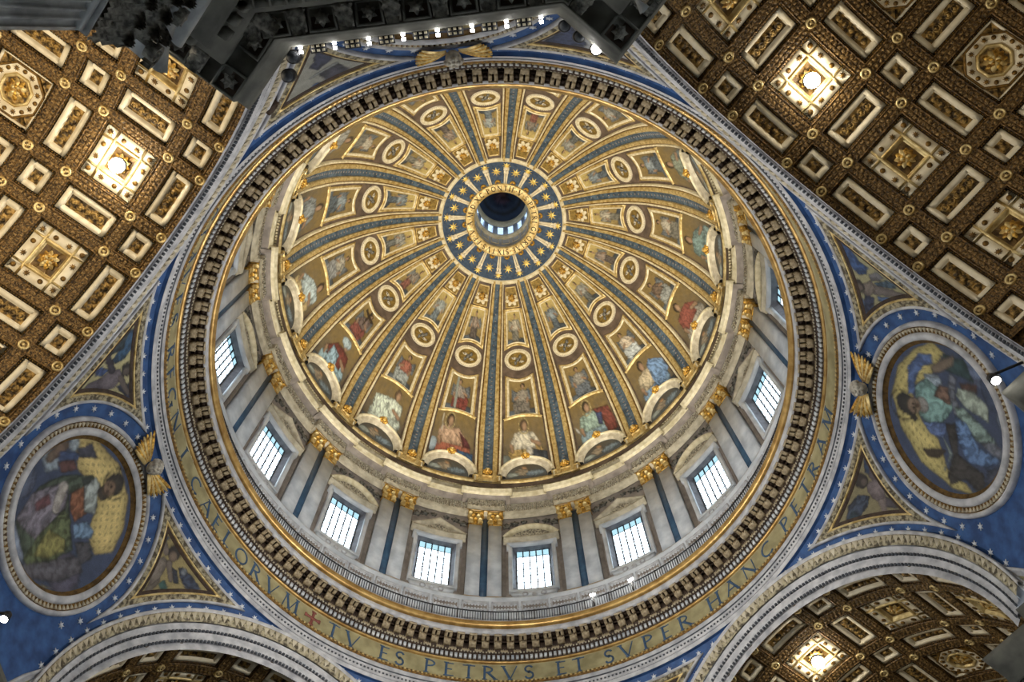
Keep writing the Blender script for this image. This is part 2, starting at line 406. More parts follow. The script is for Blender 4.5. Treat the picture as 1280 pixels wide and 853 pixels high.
# ---- bays: everything is built for the bay at azimuth 0 and copied round
def beads(mb, P, S, off, r, step, h=.05):
    q = resample(inner(P, off, .3), step); 
    for x, y in q:
        plate(mb, np.array([(x - r, y - r), (x + r, y - r), (x + r, y + r), (x - r, y + r)]), S, 0, h)
FR = [(-.30, .0), (-.30, .10), (-.14, .16), (-.10, .10), (.0, .10), (.03, .17), (.12, .17), (.16, .03)]
def mosaic_thing(name, P, pic, zc, label, cat, group, az, fr=FR, mt=('gold', 'cream'), bead=True):
    s = s_of(zc); base = SD(0.0, s, 0.0); t = thing(name, tuple(base), label, cat, group)
    mb = MB(); frame(mb, P, fr[:5], SD, step=.4); obj('outer_frame', mb, M[mt[0]], t)
    mb = MB(); frame(mb, P, fr[4:], SD, step=.4); obj('inner_frame', mb, M[mt[1]], t)
    if bead:
        mb = MB(); beads(mb, P, SD, -.05, .045, .19, .15); obj('bead_row', mb, M['cream'], t, kind='stuff')
    obj('picture', pic, M['mosaicf'], t, smooth=True)
    return t
def turn(root, az):
    v = Matrix.Rotation(R_(az), 3, 'Z') @ root.location; root.location = v; root.rotation_euler[2] = R_(az); return root
GOLDBG = ('#5c4a22', '#93793a')
SK = '#b08a66'
def robed(seed, c1, c2, hair='#3a2c20', wing=None, lean=0.0, seat=True, arm=1, sx=1.0, halo=False, extra=()):
    """layers of a robed figure on a gold ground; y runs from feet -1 to head +1"""
    r = np.random.RandomState(seed); L = []
    L += [('e', (r.uniform(-.9, -.5), -.95, .6, .3), '#55606a', .1), ('e', (r.uniform(.4, .9), -.9, .6, .28), '#3f474f', .1)]
    if wing: L += [('p', [(-.15, .35), (-.75, .55), (-.8, -.15), (-.3, -.25)], wing, .35), ('p', [(.15, .35), (.7, .6), (.78, -.1), (.3, -.2)], wing, .35)]
    hx = lean * .5
    if seat:
        L += [('p', [(-.55, -.85), (-.6, -.25), (-.25, .1), (.3, .1), (.62, -.3), (.6, -.9)], c2, .4), ('c', (.1 * arm, -.1, .5 * arm, -.35, .3, .22), c2, .35), ('c', (.5 * arm, -.35, .42 * arm, -.85, .2, .16), c2, .4)]
    else: L += [('p', [(-.42, -.9), (-.3, .1), (.3, .1), (.42, -.9)], c2, .45)]
    L += [('p', [(-.36 + hx, .48), (-.4, -.2), (.38, -.22), (.36 + hx, .46), (hx, .55)], c1, .35)]
    L += [('c', (.3 * arm + hx, .35, .52 * arm, -.02, .12, .09), c1, .3), ('c', (.52 * arm, -.02, .25 * arm, .12, .08, .06), SK, .1),
          ('c', (-.3 * arm + hx, .35, -.5 * arm, .0, .12, .09), c1, .3), ('c', (-.5 * arm, .0, -.45 * arm, -.25, .08, .06), SK, .1)]
    if halo: L += [('r', (hx * 1.3, .72, .25, .02), '#e5cf86', 0)]
    L += [('e', (hx * 1.3, .76, .17, .17), hair, .1), ('e', (hx * 1.3 + .03 * arm, .70, .115, .15), SK, .08)]
    return L + list(extra)

bays = range(16)
PAL = [('#8f8f87', '#5f625f'), ('#7e8b92', '#4d5963'), ('#a8a08c', '#6f6c60'), ('#8d7d6e', '#5a514b'), ('#96a0a0', '#637078'), ('#7f7568', '#7b4a3c')]
# cherub heads
def cherub(gm='goldd'):
    c = SD(0.0, s_of(103.62), 0.0); t = thing('cherub_head', tuple(c))
    S = lambda x, y, h: SD(x, s_of(103.62) + y, h)
    mb = MB(); frame(mb, panel(102.98, 104.42, 4.9, 4.6), [(0, 0), (0, .1), (.08, .14), (.14, .05), (.16, .02)], SD, step=.5); obj('panel_frame', mb, M['gold'], t)
    mb = MB(); fill(mb, panel(103.0, 104.4, 4.8, 4.5), SD, .03); obj('gold_ground', mb, M['olive'], t)
    for k, (an, ln) in enumerate([(200, .72), (245, .78), (295, .78), (340, .72), (150, .6), (30, .6)]):
        ca, sa = math.cos(R_(an)), math.sin(R_(an)); mb = MB()
        u, v = np.meshgrid(np.linspace(0, 1, 7), np.linspace(-1, 1, 5), indexing='ij')
        w = .05 + .2 * np.sin(np.pi * np.minimum(1, u * .85 + .1)); px = .16 + ln * u; py = v * w
        mb.grid(S(px * ca - py * sa, px * sa + py * ca, .06 + .22 * np.sin(np.pi * (.15 + .8 * u)) * (1 - .5 * v * v) + .04 * np.cos(9 * v)))
        obj('wing', mb, M['cream'], t, smooth=True)
    def lump(nm, x, y, r, h, mt, sc=(1, 1, 1), nu=10, nv=8):
        mb = MB(); mb.ball((0, 0, 0), r, nu, nv, sc); mb.apply(lambda v: S(v[:, 0] + x, v[:, 1] + y, v[:, 2] + h)); return obj(nm, mb, M[mt], t, smooth=True)
    lump('head', 0, .02, .34, .28, gm, (1, 1.15, 1)); 
    mb = MB()
    for x, y, r in [(0, -.02, .06), (-.1, .08, .05), (.1, .08, .05), (-.13, -.06, .08), (.13, -.06, .08), (0, -.14, .06)]: mb.ball((x * 1.2, y * 1.2, .56), r * 1.2, 6, 4)
    mb.apply(lambda v: S(v[:, 0], v[:, 1] + .02, v[:, 2])); obj('face', mb, M['gold'], t, smooth=True)
    mb = MB()
    for an in range(20, 341, 40): mb.ball((.35 * math.cos(R_(an + 90)), .4 * math.sin(R_(an + 90)) + .03, .28), .12, 6, 4)
    mb.apply(lambda v: S(v[:, 0], v[:, 1], v[:, 2])); obj('curls', mb, M['goldd'], t, smooth=True)
    return t
ch0 = cherub()
for b in bays:
    lab = 'gilded cherub head, top of the %s' % bayname(b)
    if b == 0: tag(ch0, lab, 'cherub', 'cherub heads round the oculus')
    else: dup(ch0, rz=R_(22.5 * b), label=lab, cat='cherub', group='cherub heads round the oculus')
# upper angel panels
for b in bays:
    mb = MB(); c1, c2 = PAL[b % 6]
    picture(mb, 99.42, 102.6, 4.5, 4.3, .36, .1, robed(b + 3, c1, c2, wing='#6d7272' if b % 2 else '#8a8778', lean=.25 * ((b % 3) - 1), seat=False, arm=1 if b % 2 else -1), ('#7d6530', '#c2a956'), b, 16, 24)
    t = mosaic_thing('angel_mosaic', panel(99.35, 102.7, 4.9, 4.7, .42, .1), mb, 99.3, 'standing angel mosaic, upper panel, %s' % bayname(b), 'mosaic', 'standing angel mosaics', 0, bead=False)
    turn(t, 22.5 * b)
# medallions
md = None
def medallion():
    s = s_of(97.7); c = SD(0.0, s, 0.0); t = thing('medallion', tuple(c)); S = lambda x, y, h: SD(x, s + y, h)
    P = circ(0, 0, 1.42, 32)
    mb = MB(); frame(mb, P, [(-.16, 0), (-.16, .1), (-.04, .14), (0, .08)], S, step=9); obj('outer_ring', mb, M['trav'], t)
    mb = MB(); frame(mb, P, [(.0, .08), (.1, .2), (.26, .2), (.32, .04)], S, step=9); obj('cream_ring', mb, M['cream'], t)
    mb = MB()
    for a in range(0, 360, 9): plate(mb, circ(1.46 * math.cos(R_(a)), 1.46 * math.sin(R_(a)), .065, 4), S, .1, .17)
    obj('bead_row', mb, M['ivory'], t, kind='stuff')
    mb = MB(); fill(mb, circ(0, 0, 1.12, 24), S, .03); obj('gold_ground', mb, M['olive'], t)
    mb = MB(); mb.ball((0, 0, .1), .26, 8, 6); mb.apply(lambda v: S(v[:, 0], v[:, 1], v[:, 2])); obj('centre_head', mb, M['greyd'], t, smooth=True)
    for a in (45, 135, 225, 315):
        ca, sa = math.cos(R_(a)), math.sin(R_(a)); mb = MB(); u, v = np.meshgrid(np.linspace(0, 1, 6), np.linspace(-1, 1, 4), indexing='ij')
        px = .2 + .58 * u; py = v * (.06 + .17 * np.sin(np.pi * u)) + .25 * u * u
        mb.grid(S(px * ca - py * sa, px * sa + py * ca, .05 + .14 * np.sin(np.pi * u) * (1 - v * v))); obj('wing', mb, M['greyd' if a in (45, 225) else 'travd'], t, smooth=True)
    return t
m0 = medallion()
for b in bays:
    lab = 'beaded cherub medallion, %s' % bayname(b)
    if b == 0: tag(m0, lab, 'medallion', 'dome medallions')
    else: dup(m0, rz=R_(22.5 * b), label=lab, cat='medallion', group='dome medallions')
# lower panels
LOWT = {3: ('angel holding pale column', '#8d8378', '#7b352c', [('c', (-.25, -.8, -.4, .95, .1, .09), '#9aa39a', .1)]),
        2: ('grey kneeling angel', '#8a8274', '#6b655c', []), 1: ('grouped angels in grey and white', '#8f8a7e', '#5d6670', []), 4: ('angel in a red tunic', '#9a5a45', '#8a9392', []),
        5: ('angel carrying a dark cross', '#6a5a55', '#7c4038', [('c', (-.5, .75, .55, .55, .08, .08), '#3b2c1c', .1), ('c', (0, .95, .05, .1, .08, .08), '#3b2c1c', .1)]),
        0: ('pale angel with blue cloth', '#c5b59c', '#aeb6b8', []), 6: ('bending pale angel', '#9b9788', '#7e8182', []), 15: ('angels in brown and grey', '#6f5b4a', '#8b8f8b', [])}
for b in bays:
    if not seen(16.3, 95.4, 22.5 * b): continue
    ds, c1, c2, ex = LOWT.get(b, ('winged angel in %s' % ('grey', 'blue', 'dun', 'brown')[b % 4], *PAL[b % 6], []))
    mb = MB(); picture(mb, 89.15, 95.0, 4.72, 4.5, .35, -.38, robed(b + 40, c1, c2, wing='#5f666c', lean=.3 * ((b % 3) - 1), arm=1 if b % 2 else -1, extra=ex), GOLDBG, b + 20, 22, 34)
    t = mosaic_thing('kneeling_angel_mosaic', panel(89.05, 95.2, 5.05, 4.85, .38, -.42), mb, 89.05, 'mosaic of %s, %s' % (ds, bayname(b)), 'mosaic', 'middle row angel mosaics', 0)
    turn(t, 22.5 * b)
# large seated figures
BIG = {2: ('haloed figure in white and ochre', '#c3bca6', '#a98b45', dict(hair='#5a4632', halo=True, extra=[('p', [(.15, -.2), (.85, -.35), (.8, -1), (.2, -.95)], '#3c4552', .4), ('c', (.15, -.3, .1, -.95, .16, .12), '#c9c3b4', .3), ('e', (-.75, -.6, .25, .2), '#7b857f', .1)])),
       3: ('bare-chested figure in red', '#b29072', '#a0553a', dict(hair='#4a3626', halo=True, lean=-.3, extra=[('p', [(.2, .35), (.55, .1), (.7, -.2), (.4, -.2), (.3, .1)], '#6b2f35', .3), ('p', [(.2, -.35), (.85, -.4), (.9, -.95), (.3, -.7)], '#2f5f8d', .35), ('e', (-.7, -.3, .2, .25), '#96aab8', .1), ('c', (-.5, .95, -.45, .3, .03, .03), '#d8d0b8', 0)])),
       1: ('haloed figure in pale green and red', '#8ba79b', '#7e9aa6', dict(hair='#3b3226', halo=True, lean=-.2, extra=[('p', [(.1, .55), (.7, .5), (.85, -.5), (.4, -.75), (.35, 0)], '#7b3a2f', .35), ('p', [(.15, .4), (.4, .3), (.3, -.2), (.15, -.1)], '#3c4a74', .3), ('p', [(-.75, .3), (-.62, .1), (-.55, -.2), (-.68, 0)], '#d0cfc8', 0)])),
       4: ('figure in pale green cloak', '#c0cab9', '#b3c0b4', dict(hair='#6a5138', lean=.35, extra=[('p', [(-.6, .4), (-.1, .5), (.2, -.2), (.15, -.7), (-.3, -.75), (-.55, -.2)], '#b9c6b6', .5)])),
       0: ('woman in billowing blue', '#b8a987', '#6f93b4', dict(lean=-.2, extra=[('p', [(.1, .6), (.3, .75), (.75, .4), (.8, -.1), (.3, -.6), (.0, -.3)], '#5f86b3', .5), ('e', (-.35, -.75, .4, .22), '#8fa9bf', .3)])),
       5: ('veiled figure in light blue', '#6f2f27', '#8db0bf', dict(hair='#a9bcc6', lean=.2, extra=[('e', (.05, .8, .26, .14), '#9fb6c0', .3), ('p', [(-.3, .3), (.1, .2), (.2, -.4), (-.3, -.5)], '#86a9bd', .5)])),
       6: ('bowed figure in straw yellow', '#a9bcc0', '#b9a169', dict(lean=.5, halo=False)),
       15: ('figure in dark red', '#8a4436', '#a39d90', dict(lean=-.2)), 14: ('figure in sea green', '#6f8c88', '#7d9a98', dict(lean=-.3)),
       7: ('figure in slate robes', '#7d8587', '#5f6c74', {}), 13: ('figure in dusty green', '#7c8673', '#6d7f86', {})}
def widen(L, k=1.3):
    o = []
    for l in L:
        g = l[1]
        if l[0] == 'p': g = [(x * k, y) for x, y in g]
        elif l[0] == 'e': g = (g[0] * k, g[1], g[2] * (k if g[2] > .2 else 1.1), g[3]) + tuple(g[4:])
        elif l[0] == 'c': g = (g[0] * k, g[1], g[2] * k, g[3]) + tuple(g[4:])
        else: g = (g[0] * k,) + tuple(g[1:])
        o.append((l[0], g) + tuple(l[2:]))
    return o
def lunette_arch(n=20, rx=2.72, z0=78.1, ht=3.2):
    return np.stack([rx * np.cos(np.linspace(0, np.pi, n)), s_of(z0) + ht * np.sin(np.linspace(0, np.pi, n))], 1)
for b in bays:
    if not seen(19.2, 87.5, 22.5 * b): continue
    ds, c1, c2, kw = BIG.get(b, ('figure', '#8f8f87', '#5f625f', {}))
    mb = MB(); lay = widen(robed(b + 80, c1, c2, **kw))
    lay = [(l[0], [(p[0], p[1] * .8 + .12) for p in l[1]] if l[0] == 'p' else ((l[1][0], l[1][1] * .8 + .12) + tuple(l[1][2:]) if l[0] in 'er' else (l[1][0], l[1][1] * .8 + .12, l[1][2], l[1][3] * .8 + .12) + tuple(l[1][4:]))) + tuple(l[2:]) for l in lay]
    picture(mb, 78.0, 88.5, 6.7, 6.5, 0, .75, lay, ('#5a5650', '#80682f'), b + 60, 40, 56)
    base = SD(0.0, s_of(78.0), 0.0)
    t = thing('seated_figure_mosaic', tuple(base), 'seated %s, %s' % (ds, bayname(b)), 'mosaic', 'large figures at the foot of the dome')
    obj('picture', mb, M['mosaicf'], t, smooth=True)
    q = panel(78, 88.5, 6.75, 6.4, 0, .75)[9:][::-1]; mb = MB()
    frame(mb, q, [(-.02, 0), (-.02, .14), (.1, .2), (.2, .2), (.26, .1), (.3, .02)], SD, False, .4); obj('gold_arch', mb, M['gold'], t)
    turn(t, 22.5 * b)
    # lunette below it
    A = lunette_arch(); t = thing('lunette', tuple(base), 'lunette picture under cream arch, %s' % bayname(b), 'lunette', 'lunettes round the foot of the dome')
    mb = MB(); frame(mb, A, [(-.16, 0), (-.16, .5), (-.02, .62), (.14, .62), (.18, .5)], SD, False, 9); obj('arch_hood', mb, M['cream'], t)
    mb = MB(); frame(mb, A, [(.18, .5), (.22, .42), (.5, .36), (.62, .3), (.66, .05)], SD, False, 9); obj('arch_band', mb, M['trav'], t)
    u, v = np.meshgrid(np.linspace(0, np.pi, 26), np.linspace(0, 1, 12), indexing='ij'); x = 2.1 * np.cos(u) * v; y = 2.55 * np.sin(u) * v
    mb = MB(); mb.grid(SD(x, s_of(78.0) + y, .06), C=paint(x / 2.1, y / 1.3 - 1, [('e', (-.2, -.1, .34, .5), '#8c7f6c', .4), ('e', (.4, -.35, .45, .4), '#6f7d86', .4), ('e', (-.1, .45, .14, .18), SK, .1), ('e', (-.65, -.4, .3, .3), '#9aa29c', .3)], ('#54585a', '#4d463a'), b + 5))
    obj('picture', mb, M['mosaicf'], t, smooth=True); turn(t, 22.5 * b)
def goldmask(z, h):
    c = SD(0.0, s_of(z), 0.0); t = thing('gilded_mask', tuple(c)); S = lambda x, y, hh: SD(x, s_of(z) + y, hh + h)
    for nm, bl, mt in (('head', [(0, 0, .3, .34)], 'goldd'), ('face', [(0, 0, .6, .1), (-.12, .12, .55, .08), (.12, .12, .55, .08), (0, -.16, .56, .09)], 'gold'),
                   ('wreath', [(.38 * math.cos(R_(a)), .38 * math.sin(R_(a)), .25, .14) for a in range(0, 360, 40)], 'goldd')):
        mb = MB()
        for x, y, hh, r in bl: mb.ball((x, y, hh), r, 8, 5)
        mb.apply(lambda v: S(v[:, 0], v[:, 1], v[:, 2])); obj(nm, mb, M[mt], t, smooth=True)
    return t
g1 = goldmask(81.35, .35); g2 = goldmask(78.75, .2); first = [True, True]
for b in bays:
    if seen(19.6, 81.3, 22.5 * b):
        k = dict(label='gilded mask on lunette arch, %s' % bayname(b), cat='mask', group='masks on the lunettes')
        dup(g1, rz=R_(22.5 * b), **k)
    az = 22.5 * b + 11.25
    if seen(19.8, 78.7, az):
        j = (b - 2) % 16; nm = 'lowest rib' if j == 0 else ('%s rib left of the lowest one' % ORD[j - 1] if j < 8 else '%s rib right of the lowest one' % ORD[15 - j])
        dup(g2, rz=R_(az), label='gilded mask at the foot of the %s' % nm, cat='mask', group='masks at the rib feet')
for g in (g1, g2):
    for c in list(g.children): bpy.data.objects.remove(c)
    bpy.data.objects.remove(g)

# ---- lettering
def arc_(cx, cy, rx, ry, a0, a1, n=12): return [(cx + rx * math.cos(R_(a)), cy + ry * math.sin(R_(a))) for a in np.linspace(a0, a1, n)]
TK, TN = .125, .055
GL = {'A': (.8, [([(.04, 0), (.4, 1)], TN), ([(.4, 1), (.78, 0)], TK), ([(.17, .36), (.62, .36)], TN)]),
 'C': (.8, [(arc_(.48, .5, .4, .47, 48, 312), TK * .8)]), 'D': (.8, [([(.14, 0), (.14, 1)], TK), (arc_(.14, .5, .56, .47, -90, 90), TK * .8)]),
 'E': (.55, [([(.12, 0), (.12, 1)], TK), ([(.12, .96), (.52, .96)], TN), ([(.12, .52), (.44, .52)], TN), ([(.12, .04), (.54, .04)], TN)]),
 'F': (.55, [([(.12, 0), (.12, 1)], TK), ([(.12, .96), (.52, .96)], TN), ([(.12, .52), (.44, .52)], TN)]),
 'G': (.85, [(arc_(.48, .5, .4, .47, 48, 320), TK * .8), ([(.78, .42), (.78, .1)], TK)]),
 'H': (.85, [([(.13, 0), (.13, 1)], TK), ([(.73, 0), (.73, 1)], TK), ([(.13, .52), (.73, .52)], TN)]), 'I': (.3, [([(.15, 0), (.15, 1)], TK)]),
 'L': (.52, [([(.12, 0), (.12, 1)], TK), ([(.12, .04), (.52, .04)], TN)]),
 'M': (1.0, [([(.08, 0), (.16, 1)], TN), ([(.16, 1), (.5, 0)], TK), ([(.5, 0), (.84, 1)], TN), ([(.84, 1), (.92, 0)], TK)]),
 'N': (.85, [([(.1, 0), (.1, 1)], TN), ([(.1, 1), (.76, 0)], TK), ([(.76, 0), (.76, 1)], TN)]), 'O': (.9, [(arc_(.45, .5, .39, .47, 0, 360, 20), TK * .75)]),
 'P': (.6, [([(.12, 0), (.12, 1)], TK), (arc_(.12, .74, .42, .24, -90, 90, 9), TK * .7)]),
 'R': (.72, [([(.12, 0), (.12, 1)], TK), (arc_(.12, .74, .4, .24, -90, 90, 9), TK * .7), ([(.3, .5), (.7, 0)], TK)]),
 'S': (.55, [(arc_(.28, .74, .2, .23, 20, 270, 9) + arc_(.28, .26, .21, .25, 90, -160, 9), TK * .8)]), 'T': (.72, [([(.36, 0), (.36, 1)], TK), ([(.02, .96), (.7, .96)], TN)]),
 'V': (.8, [([(.03, 1), (.4, 0)], TK), ([(.4, 0), (.76, 1)], TN)]), 'X': (.8, [([(.05, 1), (.72, 0)], TK), ([(.05, 0), (.72, 1)], TN)]), 'B': (.6, [([(.12, 0), (.12, 1)], TK), (arc_(.12, .76, .36, .22, -90, 90, 9), TK * .7), (arc_(.12, .28, .42, .26, -90, 90, 9), TK * .7)]),
 '.': (.2, [([(.04, .5), (.16, .5)], .12)]),
 '+': (1.0, [([(.1, .5), (.9, .5)], .16), ([(.5, .05), (.5, .95)], .16), ([(.08, .36), (.08, .64)], .12), ([(.92, .36), (.92, .64)], .12), ([(.36, .04), (.64, .04)], .12), ([(.36, .96), (.64, .96)], .12)])}
def glyph(mb, ch, S, size, bold=1.0):
    w, st = GL[ch]
    for pts, th in st:
        P = (np.array(pts) - (w / 2, .5)) * size; t = th * size / 2 * bold; d = offs(P, False)
        A, B = P + d * t, P - d * t; G = np.stack([S(q[:, 0], q[:, 1], h + 0 * q[:, 0]) for q, h in ((A, 0), (A, .035), (B, .035), (B, 0))], 1); mb.grid(G)
        if len(pts) == 2 and th >= TK and ch not in '+.':   # serifs
            for e in (0, 1):
                q = P[e]; hx, hy = .13 * size, .025 * size
                plate(mb, np.array([(q[0] - hx, q[1] - hy), (q[0] + hx, q[1] - hy), (q[0] + hx, q[1] + hy), (q[0] - hx, q[1] + hy)]), S, 0, .037)

# ---- oculus: star ring, brackets, gilded inscription ring, lantern
oc = MB(); oc.lathe([(7.25, 104.55), (7.05, 104.62), (6.95, 104.85), (4.3, 106.15)], 0, 360, 96)
ocu = tag(obj('trim_1', oc, M['navy'], smooth=False), 'blue star ring round the oculus at the top of the dome', 'oculus ring', kind='structure')
mb = MB(); mb.lathe([(7.6, 104.45), (7.45, 104.3), (7.2, 104.4), (7.1, 104.62)], 0, 360, 96); obj('rim', mb, M['cream'], ocu)
def SO(x, y, h):                                 # y outward from r 5.6 along the star ring slope
    r = 5.6 - y; z = 106.15 - (r - 4.3) * (1.3 / 2.65); a = -x / 5.6
    rr = r - h * .44; return np.stack([rr * np.cos(a), rr * np.sin(a), z - h * .9 + 0 * a], -1)
mb = MB(); plate(mb, starpts(8, .58, .2), lambda x, y, h: SO(x, y - .3, h), 0, .06); st = obj('star', mb, M['star'], ocu)
mb = MB(); plate(mb, starpts(8, .46, .15), lambda x, y, h: SO(x, y - 1.02, h), 0, .05); st2 = obj('small_star', mb, M['star'], ocu)
mb = MB(); P = rect(-.26, .26, -.75, 1.2)
for sx in (-.13, .13): plate(mb, rect(sx - .1, sx + .1, -.72, 1.25), SO, 0, .3)
plate(mb, rect(-.3, .3, -.85, -.65), SO, 0, .36); plate(mb, rect(-.27, .27, -.35, -.25), SO, 0, .34); br_ = obj('bracket', mb, M['ivory'], ocu)
mb = MB()
for k in range(5):
    a = R_(-60 + 30 * k); mb.ball((.32 * math.sin(a), .28 * math.cos(a), 0), .17, 6, 4)
mb.apply(lambda v: SO(v[:, 0], 1.12 - v[:, 1], v[:, 2] + .1)); sc_ = obj('scallop', mb, M['goldd'], ocu, smooth=True)
for o_, off in ((st, 0), (st2, 11.25), (br_, 11.25), (sc_, 0)):
    o_.rotation_euler[2] = R_(off)
    for i in range(1, 16): inst(o_, ocu, R_(22.5 * i))
mb = MB(); mb.lathe([(4.42, 105.95), (4.42, 105.75), (4.3, 105.68), (3.45, 105.85), (3.35, 105.95), (3.35, 106.5)], 0, 360, 96); gr = obj('inscription_ring', mb, M['gold'], ocu)
txt = 'S.PETRI.GLORIAE.SIXTVS.PP.V.A.M.D.XC.PONTIF.V.'
wid = [GL[c][0] + .22 for c in txt]; tot = sum(wid); ang = -85.5; A0 = ang
for c, w in zip(txt, wid):
    da = w / tot * 360; mb = MB(); az = A0 + da / 2
    def SI(x, y, h, a_=R_(az)):
        r = 3.88 + y; a = a_ + x / 3.88; return np.stack([r * np.cos(a), r * np.sin(a), 105.76 - (r - 3.88) * .2 - h + 0 * a], -1)
    glyph(mb, c, SI, .6, 1.35); obj('letter', mb, M['soffit'], gr); A0 += da
# lantern above the oculus
ln = MB(); ln.lathe([(3.36, 106.4), (3.5, 106.5), (3.5, 111.7)], 0, 360, 64); ln.lathe([(3.5, 111.6), (3.5, 113.5)], 0, 360, 64); ln.lathe([(3.5, 118.0), (3.5, 119.0), (3.42, 119.2), (3.42, 121.4)], 0, 360, 64)
lan = tag(obj('lantern_wall', ln, M['marble']), 'pale lantern cylinder seen through the oculus', 'lantern', kind='structure')
mb = MB(); mb.lathe([(3.5, 111.2), (3.22, 111.5), (3.22, 112.6), (3.5, 113.2)], 0, 360, 64); obj('base_moulding', mb, M['cream'], lan)
mb = MB(); mb.lathe([(3.5, 118.4), (3.36, 118.8), (3.36, 119.8), (3.26, 120.2), (3.26, 121.2), (3.45, 121.6)], 0, 360, 64); obj('cornice', mb, M['cream'], lan)
mb = MB(); mb.bbox(3.42, 3.7, -5.0, 5.0, 113.4, 118.2, 2); pr = obj('pier', mb, M['white'], lan)
for i in range(1, 16): inst(pr, lan, R_(22.5 * i))
mb = MB(); mb.bbox(3.58, 3.6, -7, 7, 113.2, 119.2, 2); pr = obj('lantern_pane', mb, M['glassl'], lan); pr.rotation_euler[2] = R_(11.25)
for i in range(1, 16): inst(pr, lan, R_(22.5 * i))
mb = MB(); t_ = np.linspace(0, 1, 10); mb.lathe([(3.45 * math.cos(t * math.pi / 2), 121.4 + 3.0 * math.sin(t * 1.57)) for t in t_], 0, 360, 48)
mb2 = MB(); C_ = paint(np.concatenate(mb.V)[:, 0] / 3, np.concatenate(mb.V)[:, 1] / 3, [('e', (.1, .2, .4, .3), '#5e4c62', .3), ('e', (0, 0, .2, .2), '#74504a', .2), ('r', (0, 0, .85, .05), '#3c4148', 0)], ('#38465e', '#3d4d68'), 3)
mb.C = [C_]; obj('lantern_vault', mb, M['mosaicf'], lan, smooth=True)

for i in range(16):
    mb = MB(); S_ = lambda x, z, h: np.stack([(3.5 - h) * np.cos(-x / 3.5), (3.5 - h) * np.sin(-x / 3.5), z + 0 * x], -1)
    frame(mb, rect(-.5, .5, 108.3, 110.9), [(0, 0), (0, .06), (.08, .06), (.1, 0)], S_, step=2); q = obj('parapet_panel', mb, M['cream'], lan); q.rotation_euler[2] = R_(22.5 * i)

# ================================================================== DRUM
def SW(r0):                                      # cylinder map: x right seen from inside, z, height inwards
    return lambda x, z, h: np.stack([(r0 - h) * np.cos(-x / r0), (r0 - h) * np.sin(-x / r0), z + 0 * x], -1)
RW = 21.3
S3 = SW(RW)
PILN = lambda b: 'lowest pair' if (b - 2) % 16 == 0 else ('%s pair left of lowest' % ORD[(b - 3) % 16] if (b - 2) % 16 <= 8 else '%s pair right of lowest' % ORD[(1 - b) % 16])
WINN = lambda b: '%s left of lowest pilaster pair' % ORD[(b - 3) % 16] if (b - 3) % 16 < 8 else '%s right of lowest pilaster pair' % ORD[15 - (b - 3) % 16]
dw = MB()
hx0, hz0, hz1 = 1.72, 62.1, 68.3; XB = RW * R_(11.25)
for az in np.arange(0, 360, 22.5):
    sub = MB()
    for x0, x1, z0, z1 in ((-XB, -hx0, 54.3, 74.5), (hx0, XB, 54.3, 74.5), (-hx0, hx0, 54.3, hz0), (-hx0, hx0, hz1, 74.5)):
        X, Z = np.meshgrid(np.linspace(x0, x1, 4), [z0, z1], indexing='ij'); sub.grid(S3(X, Z, 0.0))
    c, s = math.cos(R_(az)), math.sin(R_(az)); Rm = np.array([[c, -s, 0], [s, c, 0], [0, 0, 1]])
    for v, q in zip(sub.V, sub.Q): pass
    off = dw.n
    dw.V += [v @ Rm.T for v in sub.V]; dw.Q += [q + off for q in sub.Q]; dw.n += sub.n
dwall = tag(obj('drum_wall', dw, M['wallg']), 'grey stone drum wall pierced by windows under the dome', 'wall', kind='structure')
# parapet of carved panels at the foot of the drum
mb = MB(); mb.lathe([(20.55, 54.4), (20.55, 59.5), (20.35, 59.55), (20.35, 59.75), (20.7, 59.85), (21.3, 59.9)], 0, 360, 128); par = obj('parapet', mb, M['marble'], dwall)
mb = MB(); S = SW(20.55)
frame(mb, rect(-1.05, 1.05, 57.1, 59.3), [(0, 0), (0, .12), (.12, .12), (.16, .02)], S, step=1); frame(mb, rect(-.7, .7, 58.3, 59.1), [(0, 0), (0, .06), (.08, .06), (.1, .0)], S, step=1)
pp = obj('parapet_panel', mb, M['white'], dwall)
mb = MB()
for k in range(8):
    x = -.85 + k * .243; plate(mb, starpts(4, .24, .1), lambda a, y, h: S(a + x, y + 58.7, h), 0, .07)
pq = obj('carved_band', mb, M['wallg'], dwall, kind='stuff')
for i in range(1, 56):
    for o_ in (pp, pq):
        c = o_.copy(); COL.objects.link(c); c.rotation_euler[2] = R_(360 / 56 * i)
